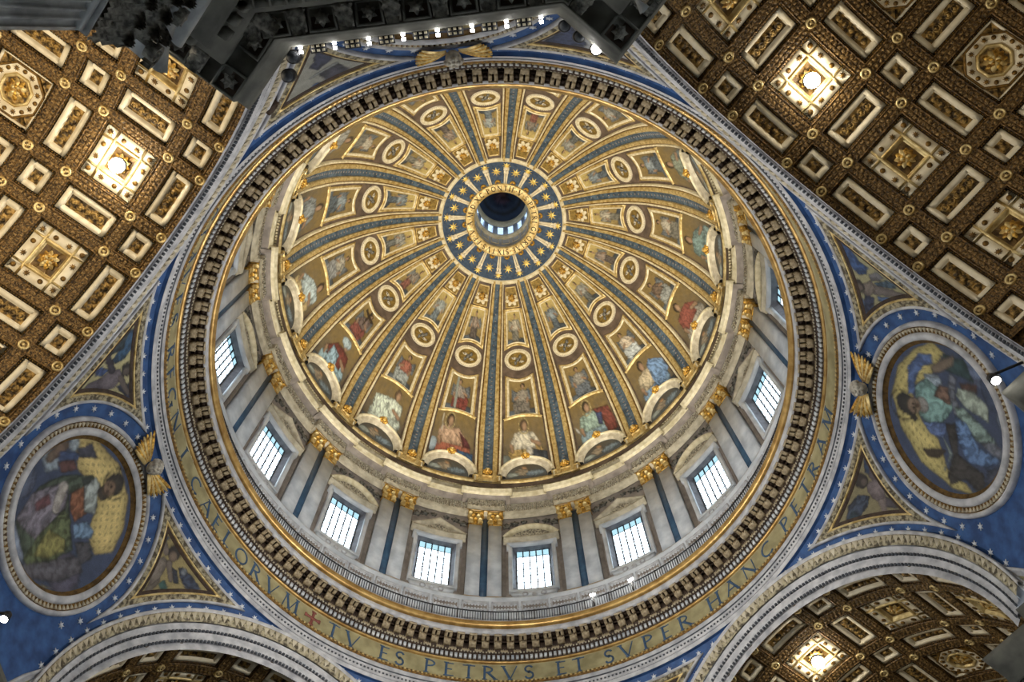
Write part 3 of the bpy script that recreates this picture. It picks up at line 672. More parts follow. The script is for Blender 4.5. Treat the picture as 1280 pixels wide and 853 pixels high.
# windows
def window(az, b):
    nm = 'window_%d' % (b + 1); seg = b % 2 == 0
    mb = MB(); S = S3
    frame(mb, np.array([(-2.08, 61.45), (2.08, 61.45), (2.08, 67.6), (2.24, 67.6), (2.24, 68.65), (-2.24, 68.65), (-2.24, 67.6), (-2.08, 67.6)]), [(0, 0), (0, .26), (.1, .3), (.2, .26), (.34, .24), (.36, -.02)], S, step=.8)
    w = obj(nm, mb, M['marble']); w['kind'] = 'structure'
    tag(w, '%s gridded drum window under a %s pediment, %s' % ('bright', 'curved' if seg else 'triangular', WINN(b)), 'window')
    mb = MB(); G = np.stack([S(P[:, 0], P[:, 1], h) for P, h in ((resample(rect(-1.74, 1.74, 62.1, 68.55), .6), 0.02), (resample(rect(-1.4, 1.4, 62.75, 68.55), .6 * .83), -.55))][:1], 1)
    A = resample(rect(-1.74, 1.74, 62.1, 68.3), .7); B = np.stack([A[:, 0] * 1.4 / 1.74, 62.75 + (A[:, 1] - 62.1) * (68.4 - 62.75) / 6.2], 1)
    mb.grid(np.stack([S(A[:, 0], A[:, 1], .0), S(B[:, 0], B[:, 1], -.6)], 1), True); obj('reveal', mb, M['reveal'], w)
    mb = MB(); xs = np.linspace(-1.4, 1.4, 6); zs = np.linspace(62.75, 68.4, 7)
    for x in xs: X = np.array([x - .05, x + .05]); mb.add(np.concatenate([S(np.array([x - .05, x + .05, x + .05, x - .05]), np.array([zs[0], zs[0], zs[-1], zs[-1]]), h) for h in (-.5, -.6)]), [(0, 1, 2, 3), (7, 6, 5, 4), (0, 3, 7, 4), (1, 5, 6, 2)])
    obj('mullion', mb, M['lead'], w)
    mb = MB()
    for z in zs: mb.add(np.concatenate([S(np.array([-1.4, 1.4, 1.4, -1.4]), np.array([z - .016, z - .016, z + .016, z + .016]), h) for h in (-.52, -.58)]), [(0, 1, 2, 3), (7, 6, 5, 4), (0, 1, 5, 4), (3, 7, 6, 2)])
    obj('glazing_bar', mb, M['lead'], w)
    for i in range(5):
        for j in range(6):
            mb = MB(); mb.add(np.concatenate([S(np.array([xs[i], xs[i + 1], xs[i + 1], xs[i]]), np.array([zs[j], zs[j], zs[j + 1], zs[j + 1]]), h) for h in (-.54, -.56)]), [(0, 1, 2, 3), (7, 6, 5, 4)]); obj('pane', mb, M['glass' if j < 5 else 'glasst'], w)  # cyan tint of the top row stands in for how the sky exposes there
    # apron scroll, consoles, frieze, pediment
    mb = MB(); plate(mb, np.array([(-1.95, 61.45), (-1.7, 61.0), (-1.0, 60.95), (-.6, 60.7), (0, 60.62), (.6, 60.7), (1.0, 60.95), (1.7, 61.0), (1.95, 61.45)]), S, 0, .22)
    obj('apron', mb, M['marble'], w)
    mb = MB()
    for x in (-.75, .75): frame(mb, circ(x, 61.05, .26, 12), [(0, .2), (0, .3), (.1, .3), (.12, .2)], S, step=9)
    frame(mb, circ(0, 60.95, .22, 10), [(0, .2), (0, .34), (.12, .34), (.14, .2)], S, step=9); obj('scroll', mb, M['white'], w)
    mb = MB(); xx = np.linspace(-2.5, 2.5, 9)
    pr = [(.0, 68.5), (.26, 68.5), (.28, 68.85), (.36, 68.9), (.38, 69.05), (.44, 69.1), (.46, 69.3), (.0, 69.35)]
    mb.loft(np.stack([S(np.full(9, 0) + xx, np.full(9, z), h) for h, z in pr], 1)); obj('lintel', mb, M['trav'], w)
    mb = MB()
    if seg: t = np.linspace(R_(143), R_(37), 13); P = np.stack([3.15 * np.cos(t), 71.45 - 3.15 + 3.15 * np.sin(t) + .0], 1); P[:, 1] = 69.35 + (P[:, 1] - P[0, 1]) * 1.5
    else: P = np.array([(-2.55, 69.35), (0, 71.25), (2.55, 69.35)])
    frame(mb, P[::-1], [(-.12, 0), (-.12, .42), (.0, .48), (.12, .42), (.22, .3), (.3, .05)], S, False, .9); obj('pediment_cornice', mb, M['cream' if seg else 'trav'], w)
    mb = MB(); Q = np.concatenate([P, [(P[-1][0], 69.35), (P[0][0], 69.35)]]) if False else P
    fill(mb, Q, S, .06); obj('tympanum', mb, M['travd'], w)
    for sx in (-1, 1):
        mb = MB(); mb.add(np.concatenate([S(np.array([sx * 2.3, sx * 2.62, sx * 2.62, sx * 2.3]), np.array([60.4, 60.4, 68.6, 68.6]), h) for h in (0, .1)]), [(4, 5, 6, 7), (0, 4, 7, 3), (1, 5, 6, 2)]); obj('side_strip', mb, M['wallg'], w)
    mb = MB()
    for x, y, r in ((-2.2, 71.6, .5), (-1.45, 72.0, .42), (1.45, 72.0, .42), (2.2, 71.6, .5), (-.6, 72.2, .32), (.6, 72.2, .32)): plate(mb, starpts(5, r, r * .55), lambda a, z, h: S(a + x, z + y, h), 0, .16)
    obj('carved_garland', mb, M['greyd'], w)
    w.rotation_euler[2] = R_(az)
    return w
for b in range(16): window(22.5 * b, b)
# paired pilasters
def capital_leaf(S, x, z, w, ht, curl):
    mb = MB(); u, v = np.meshgrid(np.linspace(0, 1, 7), np.linspace(-1, 1, 5), indexing='ij')
    wd = w * (.55 + .6 * np.sin(np.pi * np.minimum(1, u + .12))) * .5; 
    X = x + v * wd * (1 + .12 * np.cos(u * 22)); Z = z + ht * np.minimum(u * 1.12, 1) - .16 * ht * np.maximum(0, u - .8) * 4
    mb.grid(S(X, Z, .03 + curl * u ** 3 + .06 * (1 - v * v))); return mb
def pilaster_pair():
    S = SW(20.78); t = thing('paired_pilaster', (20.9, 0, 60.3))
    for sg in (-1, 1):
        x0, x1 = sorted((sg * .31, sg * 1.47)); xa = np.linspace(x0, x1, 3)
        mb = MB(); mb.loft(np.stack([S(np.array([x0, x1, x1, x0]), np.full(4, z), np.array([0, 0, -.55, -.55])) for z in (60.36, 71.0)])); obj('shaft', mb, M['marble'], t)
        mb = MB()
        for z0, z1, e in ((59.9, 60.2, .12), (60.2, 60.36, .06)): mb.loft(np.stack([S(np.array([x0 - e, x1 + e, x1 + e, x0 - e]), np.full(4, z), np.array([e, e, -.5, -.5])) for z in (z0, z1)]))
        obj('base', mb, M['goldc'], t)
        mb = MB(); mb.loft(np.stack([S(np.array([x0 - .05, x1 + .05, x1 + .05, x0 - .05]), np.full(4, z), np.array([.05, .05, -.5, -.5])) for z in (71.0, 71.12)]))
        xm = (x0 + x1) / 2; mb.loft(np.stack([S(np.array([xm - w, xm + w, xm + w, xm - w]), np.full(4, z), np.array([h, h, -.5, -.5])) for z, w, h in ((71.12, .56, 0), (72.4, .6, .04), (72.75, .66, .12))]))
        mb.loft(np.stack([S(np.array([xm - .74, xm - .4, xm, xm + .4, xm + .74, xm + .7, xm - .7]), np.full(7, z), np.array([.36, .26, .24, .26, .36, -.5, -.5])) for z in (72.78, 73.02)]))
        cp = obj('capital', mb, M['goldd'], t)
        for row, (z, n, ht, cu_) in enumerate(((71.12, 3, .7, .22), (71.45, 2, .95, .3), (71.9, 2, .8, .36))):
            for k in range(n):
                xx = xm + (k - (n - 1) / 2) * (.42 if row == 0 else .46 if row == 1 else 1.0); obj('acanthus_leaf', capital_leaf(S, xx, z, .46, ht, cu_), M['goldd'] if (k + row) % 2 else M['gold'], cp, smooth=True)
    mb = MB(); mb.loft(np.stack([SW(20.95)(np.array([-.31, .31, .31, -.31]), np.full(4, z), np.array([0, 0, -.3, -.3])) for z in (59.9, 72.2)])); obj('blue_strip', mb, M['bluemar'], t)
    return t
pp0 = pilaster_pair(); pp0.location = Matrix.Rotation(R_(11.25), 3, 'Z') @ pp0.location; pp0.rotation_euler[2] = R_(11.25)
for b in range(16):
    k = dict(label='paired marble pilaster with gilded capitals, %s' % PILN(b), cat='pilaster', group='paired pilasters of the drum')
    if b == 0: tag(pp0, **k)
    else: dup(pp0, rz=R_(22.5 * b), **k)
# drum entablature with projections over the pilasters
en = MB(); en.lathe([(21.2, 72.9), (20.95, 73.0), (20.95, 73.35), (20.88, 73.4), (20.88, 73.6), (20.82, 73.68), (20.8, 73.8), (20.92, 73.84)], 0, 360, 160)
ent = tag(obj('trim_2', en, M['trav']), 'travertine entablature stepping in and out above the drum pilasters', 'entablature', kind='structure')
mb = MB(); mb.lathe([(20.95, 73.8), (20.95, 75.2)], 0, 360, 160); obj('carved_frieze', mb, M['trav'], ent)
mb = MB(); mb.lathe([(20.36, 75.32), (20.3, 75.36), (20.3, 75.68), (20.22, 75.74), (20.2, 75.86), (20.14, 75.92), (20.14, 76.02), (20.2, 76.06), (21, 76.3)], 0, 360, 160); obj('cornice', mb, M['cream'], ent)
mb = MB(); mb.lathe([(21.4, 75.15), (20.86, 75.2), (20.82, 75.28), (20.6, 75.3), (20.58, 75.34), (20.36, 75.34)], 0, 360, 160); obj('cornice_soffit', mb, M['wallg'], ent)  # darker than the lip: shade under the cornice put into the colour
def frieze_orn(S, x0, x1, z, n, name='frieze_scroll'):
    mb = MB()
    for k in range(n):
        x = x0 + (k + .5) * (x1 - x0) / n; w = (x1 - x0) / n
        frame(mb, circ(x, z, w * .42, 8, 0, 360, .46), [(0, 0), (0, .08), (w * .16, .1), (w * .2, 0)], S, step=9)
    return mb
o_ = obj('frieze_scroll', frieze_orn(SW(20.95), -2.45, 2.45, 74.55, 13), M['friezeorn'], ent, kind='stuff')
def dentils(S, x0, x1, z, n, w, hgt, h0, h1):
    mb = MB()
    for k in range(n):
        x = x0 + (k + .5) * (x1 - x0) / n; mb.loft(np.stack([S(np.array([x - w, x + w, x + w, x - w]), np.full(4, zz), np.array([h1, h1, h0, h0])) for zz in (z, z + hgt)]), caps=True)
    return mb
p_ = obj('leaf_row', dentils(SW(20.8), -2.5, 2.5, 73.62, 26, .06, .2, 0, .08), M['travd'], ent, kind='stuff')
pr1 = [(21.0, 72.98), (20.5, 73.0), (20.5, 73.35), (20.46, 73.4), (20.46, 73.6), (20.38, 73.68), (20.36, 73.8), (20.45, 73.84), (20.45, 75.2), (20.3, 75.3), (21.0, 75.3)]
mb = MB(); mb.lathe(pr1, -4.85, 4.85, 6); a_ = obj('projecting_block', mb, M['trav'], ent)
mb = MB(); mb.lathe([(20.52, 73.0), (20.46, 73.0), (20.46, 73.12), (20.52, 73.14)], -4.9, 4.9, 6); a2 = obj('gilded_fillet', mb, M['goldc'], ent)
mb = MB(); mb.lathe([(20.05, 75.14), (19.78, 75.16), (19.72, 75.2), (19.72, 75.4), (19.64, 75.46), (19.62, 75.56), (19.56, 75.6), (19.56, 75.7), (19.62, 75.74), (21, 76.0)], -6.9, 6.9, 8); a3 = obj('projecting_cornice', mb, M['cream'], ent)
mb = MB(); mb.lathe([(21.0, 75.0), (20.36, 75.02), (20.3, 75.1), (20.05, 75.1), (20.0, 75.16)], -6.3, 6.3, 8); a6 = obj('cornice_soffit', mb, M['wallg'], ent)  # shadow band below the projecting cornice, put in as a darker stone
a4 = obj('frieze_scroll', frieze_orn(SW(20.45), -1.7, 1.7, 74.5, 9), M['friezeorn'], ent, kind='stuff')
a5 = obj('leaf_row', dentils(SW(20.36), -1.7, 1.7, 73.62, 18, .06, .2, 0, .08), M['travd'], ent, kind='stuff')
for q, off in ((o_, 0), (p_, 0), (a_, 11.25), (a2, 11.25), (a3, 11.25), (a6, 11.25), (a4, 11.25), (a5, 11.25)):
    q.rotation_euler[2] = R_(off)
    for i in range(1, 16): inst(q, ent, R_(22.5 * i))
# attic ring under the dome
at = MB(); at.lathe([(20.75, 76.2), (20.6, 76.9), (20.35, 76.95), (20.3, 77.3), (20.0, 77.35)], 0, 360, 160)
att = tag(obj('trim_3', at, M['cream']), 'gilded ledge with dentils at the foot of the dome', 'ledge', kind='structure')
mb = MB(); mb.lathe([(20.0, 77.35), (19.78, 77.45), (19.74, 77.6), (19.8, 77.64), (19.8, 77.78), (19.86, 77.84), (19.86, 78.0), (20.0, 78.1)], 0, 360, 160); obj('gilded_ledge', mb, M['gold'], att)
q = obj('dentil_row', dentils(SW(20.35), -3.9, 3.9, 76.97, 28, .09, .32, 0, .26), M['cream'], att, kind='stuff')
for i in range(1, 16): inst(q, att, R_(22.5 * i))
mb = MB(); mb.bbox(19.62, 20.4, -3.9, 3.9, 77.35, 78.35, 5); mb.bbox(19.5, 20.4, -4.2, 4.2, 78.1, 78.3, 5); q = obj('rib_pedestal', mb, M['gold'], att); q.rotation_euler[2] = R_(11.25)
for i in range(1, 16): inst(q, att, R_(22.5 * i))

# ================================================================== GREAT CORNICE RING
gc = MB(); gc.lathe([(20.8, 54.35), (18.75, 54.35), (18.62, 54.3), (18.6, 54.2)], 0, 360, 192)
gc.lathe([(18.72, 53.05), (19.2, 53.08), (19.22, 52.9)], 0, 360, 192); gc.lathe([(19.5, 53.08), (19.2, 53.08)], 0, 360, 192)
gc.lathe([(19.5, 53.08), (19.5, 52.45), (19.62, 52.4), (19.62, 52.2)], 0, 360, 192)
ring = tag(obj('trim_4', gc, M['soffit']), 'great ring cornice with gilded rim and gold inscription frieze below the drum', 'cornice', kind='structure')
t = np.linspace(-100, 160, 9); mb = MB(); mb.lathe([(18.62 - .36 * math.cos(R_(a)) , 53.92 + .36 * math.sin(R_(a))) for a in t], 0, 360, 192); obj('gilded_rim', mb, M['goldc'], ring, smooth=True)
mb = MB(); mb.lathe([(18.7, 54.3), (18.5, 54.32), (18.5, 54.42), (18.9, 54.46)], 0, 360, 192); obj('white_lip', mb, M['white'], ring)
mb = MB(); mb.lathe([(18.62, 53.6), (18.56, 53.55), (18.56, 53.05), (18.72, 53.05)], 0, 360, 192); obj('corona', mb, M['white'], ring)
def modillion(w=.25):
    S = SW(19.5); mb = MB(); dz = 53.06
    mb.loft(np.stack([S(np.array([-w, w, w, -w]), np.full(4, z), np.array([.38, .38, 0, 0])) for z in (52.5, dz)]))
    for x in (-.17, .17):
        u = np.linspace(.38, .82, 4)
        mb.loft(np.stack([S(x + np.array([-.11, .11, .11, -.11]), np.array([z, z, dz, dz]), np.full(4, h)) for h, z in zip(u, (52.86, 52.82, 52.84, 52.9))]))
    mb.loft(np.stack([S(np.array([-.28, .28, .28, -.28]), np.full(4, z), np.array([.9, .9, .82, .82])) for z in (52.86, dz)]))
    for k in range(4): mb.loft(np.stack([S(-.22 + k * .147 + np.array([-.035, .035, .035, -.035]), np.full(4, z), np.array([.42, .42, .38, .38])) for z in (52.52, 52.9)]))
    return mb
NM = 136
m_ = obj('modillion', modillion(), M['modil'], ring)
S = SW(19.5); mb = MB()
frame(mb, rect(-.12, .12, -.2, .2), [(-.06, 0), (-.06, .06), (0, .06)], lambda x, y, h: np.stack([(18.98 - y) * np.cos(-x / 19), (18.98 - y) * np.sin(-x / 19), 53.06 - h + 0 * x], -1), step=9)
plate(mb, starpts(6, .15, .08), lambda x, y, h: np.stack([(18.98 - y) * np.cos(-x / 19), (18.98 - y) * np.sin(-x / 19), 53.06 - h + 0 * x], -1), 0, .07)
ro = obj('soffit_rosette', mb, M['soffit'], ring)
mb = MB(); S2 = SW(19.62); mb.loft(np.stack([S2(np.array([-.27, .27, .27, -.27]), np.full(4, z), np.array([.12, .12, -.1, -.1])) for z in (52.2, 52.5)]))
for k in range(4): mb.loft(np.stack([S2(-.2 + k * .133 + np.array([-.03, .03, .03, -.03]), np.full(4, z), np.array([.16, .16, .12, .12])) for z in (52.22, 52.48)]))
b2 = obj('fluted_block', mb, M['modil'], ring)
for q, off in ((m_, 0), (ro, 180 / NM), (b2, 180 / NM)):
    q.rotation_euler[2] = R_(off)
    for i in range(1, NM): inst(q, ring, R_(360 / NM * i))
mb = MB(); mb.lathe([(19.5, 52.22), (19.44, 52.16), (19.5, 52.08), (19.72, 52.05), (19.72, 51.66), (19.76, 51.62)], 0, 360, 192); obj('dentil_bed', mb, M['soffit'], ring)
mb = MB(); SG = SW(19.72)
for k in range(375):
    a = k * 2 * np.pi / 375; x0 = -a * 19.72; e = np.array([-.095, .095, .095, -.095]); mb.loft(np.stack([SG(x0 + e, np.full(4, z), np.array([.16, .16, 0, 0])) for z in (51.68, 52.03)]))
obj('dentil_row', mb, M['marble'], ring, kind='stuff')
mb = MB()
for k in range(560):
    a = k * 2 * np.pi / 560; e = np.array([-.05, .05, .05, -.05]); mb.loft(np.stack([SW(19.47)(-a * 19.47 + e, np.full(4, z), np.array([.05, .05, 0, 0])) for z in (52.08, 52.2)]))
obj('bead_row', mb, M['trav'], ring, kind='stuff')
mb = MB(); mb.lathe([(19.76, 51.64), (19.72, 51.6), (19.74, 51.5), (19.9, 51.46)], 0, 360, 192); obj('gilded_fillet', mb, M['goldc'], ring)
mb = MB(); mb.lathe([(19.92, 51.5), (19.95, 49.82)], 0, 360, 192); fz = obj('inscription_frieze', mb, M['frieze'], ring)
mb = MB(); mb.lathe([(19.95, 49.85), (19.82, 49.8), (19.8, 49.66), (19.95, 49.6)], 0, 360, 192); obj('bead_moulding', mb, M['bronze'], ring)
mb = MB()
for k in range(420):
    a = k * 2 * np.pi / 420; e = np.array([-.07, .07, .07, -.07]); mb.loft(np.stack([SW(19.82)(-a * 19.82 + e, np.full(4, z), np.array([.06, .06, 0, 0])) for z in (49.66, 49.8)]))
obj('bead_row', mb, M['gold'], ring, kind='stuff')
mb = MB(); mb.lathe([(19.95, 49.62), (19.9, 49.55), (19.97, 49.35), (19.97, 49.28), (20.04, 49.24), (20.04, 49.0), (20.03, 48.95), (20.03, 48.88), (20.08, 48.84), (20.08, 48.62), (20.04, 48.58), (20.04, 48.5), (20.1, 48.44), (20.1, 48.3), (20.14, 48.28)], 0, 360, 192); obj('architrave', mb, M['white'], ring)
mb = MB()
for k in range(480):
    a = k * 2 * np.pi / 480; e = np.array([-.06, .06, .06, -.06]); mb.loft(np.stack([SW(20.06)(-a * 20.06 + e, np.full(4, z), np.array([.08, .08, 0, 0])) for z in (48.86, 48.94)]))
obj('bead_row', mb, M['lead'], ring, kind='stuff')  # beads coloured dark to draw a shadow line between fascias
mb = MB(); mb.lathe([(20.1, 48.3), (21.2, 48.29)], 0, 360, 192); obj('star_band', mb, M['azure'], ring)
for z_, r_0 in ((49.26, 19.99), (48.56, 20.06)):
    mb = MB(); mb.lathe([(r_0 + .06, z_ + .03), (r_0 - .02, z_ + .03), (r_0 - .02, z_ - .03), (r_0 + .06, z_ - .03)], 0, 360, 192); obj('shadow_fillet', mb, M['lead'], ring)  # dark rings: the shade in the architrave steps put into the colour
TXT = [('G', 143.5), ('N', 138.6), ('I', 132.4), ('C', 126.1), ('A', 121.4), ('E', 117.6), ('L', 113.9), ('O', 109.6), ('R', 105.4), ('V', 101.2), ('M', 96.4), ('+', 91.2), ('T', 86.5), ('V', 82.3), ('E', 75.6), ('S', 72.4), ('P', 66.3), ('E', 62.5), ('T', 58.6), ('R', 54.6), ('V', 50.5), ('S', 46.8), ('E', 40.4), ('T', 36.9), ('S', 30.8), ('V', 27.0), ('P', 22.6), ('E', 18.6), ('R', 14.4), ('H', 7.4), ('A', 3.0), ('N', -1.9), ('C', -7.0), ('P', -13.2), ('E', -17.1), ('T', -21.2), ('R', -25.3), ('A', -30), ('M', -35.2), ('E', 147.5), ('R', 151.4), ('S', 157.6), ('E', 161.0), ('V', 165.0), ('A', 169.2), ('L', 173.2), ('C', 177.3)]
for c, az in TXT:
    mb = MB(); glyph(mb, c, lambda x, y, h: SW(19.93)(x, y + 50.66, h), 1.28); o_ = obj('letter' if c != '+' else 'cross', mb, M['letter' if c != '+' else 'red'], fz); o_.rotation_euler[2] = R_(az)
# gallery railing
rl = thing('gallery_railing', (18.9, 0, 54.4), 'thin iron railing round the gallery above the gilded cornice rim', 'railing'); rl.location = (0, 0, 54.4)
for z in (55.3, 56.5):
    mb = MB(); mb.lathe([(19.3, z - .05), (19.24, z), (19.3, z + .05), (19.36, z), (19.3, z - .05)], 0, 360, 128); obj('rail', mb, M['iron'], rl)
mb = MB(); mb.box(19.26, 19.34, -.04, .04, 54.36, 56.6); q = obj('post', mb, M['iron'], rl)
for i in range(1, 64): inst(q, rl, R_(360 / 64 * i))
mb = MB()
for k in range(640):
    a = 2 * np.pi * k / 640; mb.loft(np.stack([SW(19.3)(-a * 19.3 + np.array([-.03, .03, .03, -.03]), np.full(4, z), np.array([.02, .02, -.02, -.02])) for z in (54.4, 56.5)]))
obj('balusters', mb, M['lead'], rl, kind='stuff')
for i, az in enumerate((22.4, 31.6)):
    t = thing('gallery_lamp', (19.15 * math.cos(R_(az)), 19.15 * math.sin(R_(az)), 54.45), ('small lit lamp on the gallery railing, %s' % ('the right one of the pair', 'the left one of the pair')[i]), 'lamp', 'gallery lamps')
    mb = MB(); mb.box(19.05, 19.2, -.06, .06, 54.4, 56.5); o_ = obj('stand', mb, M['iron'], None); o_.data.transform(Matrix.Rotation(R_(az), 4, 'Z')); o_.parent = t; o_.matrix_parent_inverse = Matrix.Translation(-t.location)
    mb = MB(); mb.box(19.0, 19.12, -.2, .2, 56.5, 56.65); o_ = obj('lens', mb, M['lampw'], None); o_.data.transform(Matrix.Rotation(R_(az), 4, 'Z')); o_.parent = t; o_.matrix_parent_inverse = Matrix.Translation(-t.location)

# ================================================================== PENDENTIVES
ZC, RS_, EL = 35.6, 24.0, R_(17.0)
def SP(x, y, h):                                 # local metres on the pendentive sphere (azimuth 0), x right and y up as seen from inside
    x = np.asarray(x, float) + 0 * np.asarray(y, float); y = np.asarray(y, float) + 0 * x; d = np.hypot(x, y) / RS_; q = np.where(d > 1e-6, np.sin(d) / np.maximum(d, 1e-6), 1.0) / RS_
    cd, ce, se = np.cos(d), math.cos(EL), math.sin(EL)
    p = np.stack([ce * cd - se * y * q, -x * q, se * cd + ce * y * q], -1) * (RS_ - np.asarray(h))[..., None]
    return p + np.array([0, 0, ZC])
def l2(daz, z):                                  # azimuth offset (degrees, + is clockwise seen from inside) and height -> local metres
    e = math.asin((z - ZC) / RS_); p = np.array([math.cos(e) * math.cos(R_(daz)), math.cos(e) * math.sin(R_(daz)), math.sin(e)])
    d = math.acos(p @ np.array([math.cos(EL), 0, math.sin(EL)])); v = np.array([p[1], -math.sin(EL) * p[0] + math.cos(EL) * p[2]])
    return v / (np.linalg.norm(v) + 1e-9) * d * RS_
def arch_l(w, ang):                              # point at radius w round the right-hand arch axis (local azimuth -45 side), angle from the crown
    # arch on the side of positive x; axis at +45 degrees of offset
    z = ZC + w * math.cos(ang); u = w * math.sin(ang); r = math.sqrt(RS_ ** 2 - (z - ZC) ** 2); return l2(45 - math.degrees(math.asin(min(1, u / r))), z)
A_, C_, B_ = (5.4, 47.9), (32.7, 47.9), (14.05, 41.45)
def wt(daz, z):
    r = math.sqrt(RS_ ** 2 - (z - ZC) ** 2); u = r * math.sin(R_(45 - daz)); return math.hypot(u, z - ZC), math.atan2(u, z - ZC)
def tri_edges():
    e1 = [l2(A_[0] + (C_[0] - A_[0]) * t, A_[1] + (C_[1] - A_[1]) * t) for t in np.linspace(0, 1, 14)]
    (w1, t1), (w2, t2) = wt(*C_), wt(*B_); w1 = w2 = 13.2; e2 = [arch_l(w1 + (w2 - w1) * t, t1 + (t2 - t1) * t) for t in np.linspace(0, 1, 16)]
    a, b = l2(*B_), l2(*A_); ra, rb = np.hypot(*a), np.hypot(*b); ta, tb = math.atan2(a[1], a[0]), math.atan2(b[1], b[0])
    e3 = [np.array([math.cos(ta + (tb - ta) * t), math.sin(ta + (tb - ta) * t)]) * (ra + (rb - ra) * t) for t in np.linspace(0, 1, 14)]
    return [np.array(e) for e in (e1, e2, e3)]
def area(P): return .5 * np.sum(P[:, 0] * np.roll(P[:, 1], -1) - np.roll(P[:, 0], -1) * P[:, 1])
def flip(E): return [e[::-1] * (-1, 1) for e in E[::-1]]
TRI = tri_edges()
if area(np.concatenate(TRI)) < 0: TRI = [e[::-1] for e in TRI[::-1]]
TRI_L = flip(TRI)
(w2, t2) = wt(*B_)
def low_outline():                               # lower spandrel between roundel, arch and pier cornice
    top = l2(14.6, 38.9); P = [top]
    for z in (38, 37, 36, 35, 34): P.append(l2(14.6 - (38.9 - z) * .95 if z > 36.5 else 11.9 - (36.5 - z) * 1.0, z))
    P += [l2(d, 33.6) for d in (10, 12.4)]
    for z in (34.4, 35.4, 36.4, 37.4): 
        P.append(l2(13.3 if z < 36 else 13.3 + (z - 36) * .45, z))
    return np.array(P)
LOW = low_outline()
if area(LOW) < 0: LOW = LOW[::-1]
LOW_L = (LOW * (-1, 1))[::-1]
def scl(layers, c, k):
    o = []
    for l in layers:
        g = l[1]
        if l[0] == 'p': g = [((x - c[0]) / k, (y - c[1]) / k) for x, y in g]
        elif l[0] == 'c': g = ((g[0] - c[0]) / k, (g[1] - c[1]) / k, (g[2] - c[0]) / k, (g[3] - c[1]) / k, g[4] / k, g[5] / k)
        elif l[0] == 'r': g = ((g[0] - c[0]) / k, (g[1] - c[1]) / k, g[2] / k, g[3] / k)
        o.append((l[0], g) + tuple(l[2:]))
    return o
def polar(P, nr, nb):
    P = resample(P, .25); c = P.mean(0); t = np.linspace(0.01, 1, nr)
    return c + (P - c)[:, None, :] * t[None, :, None]
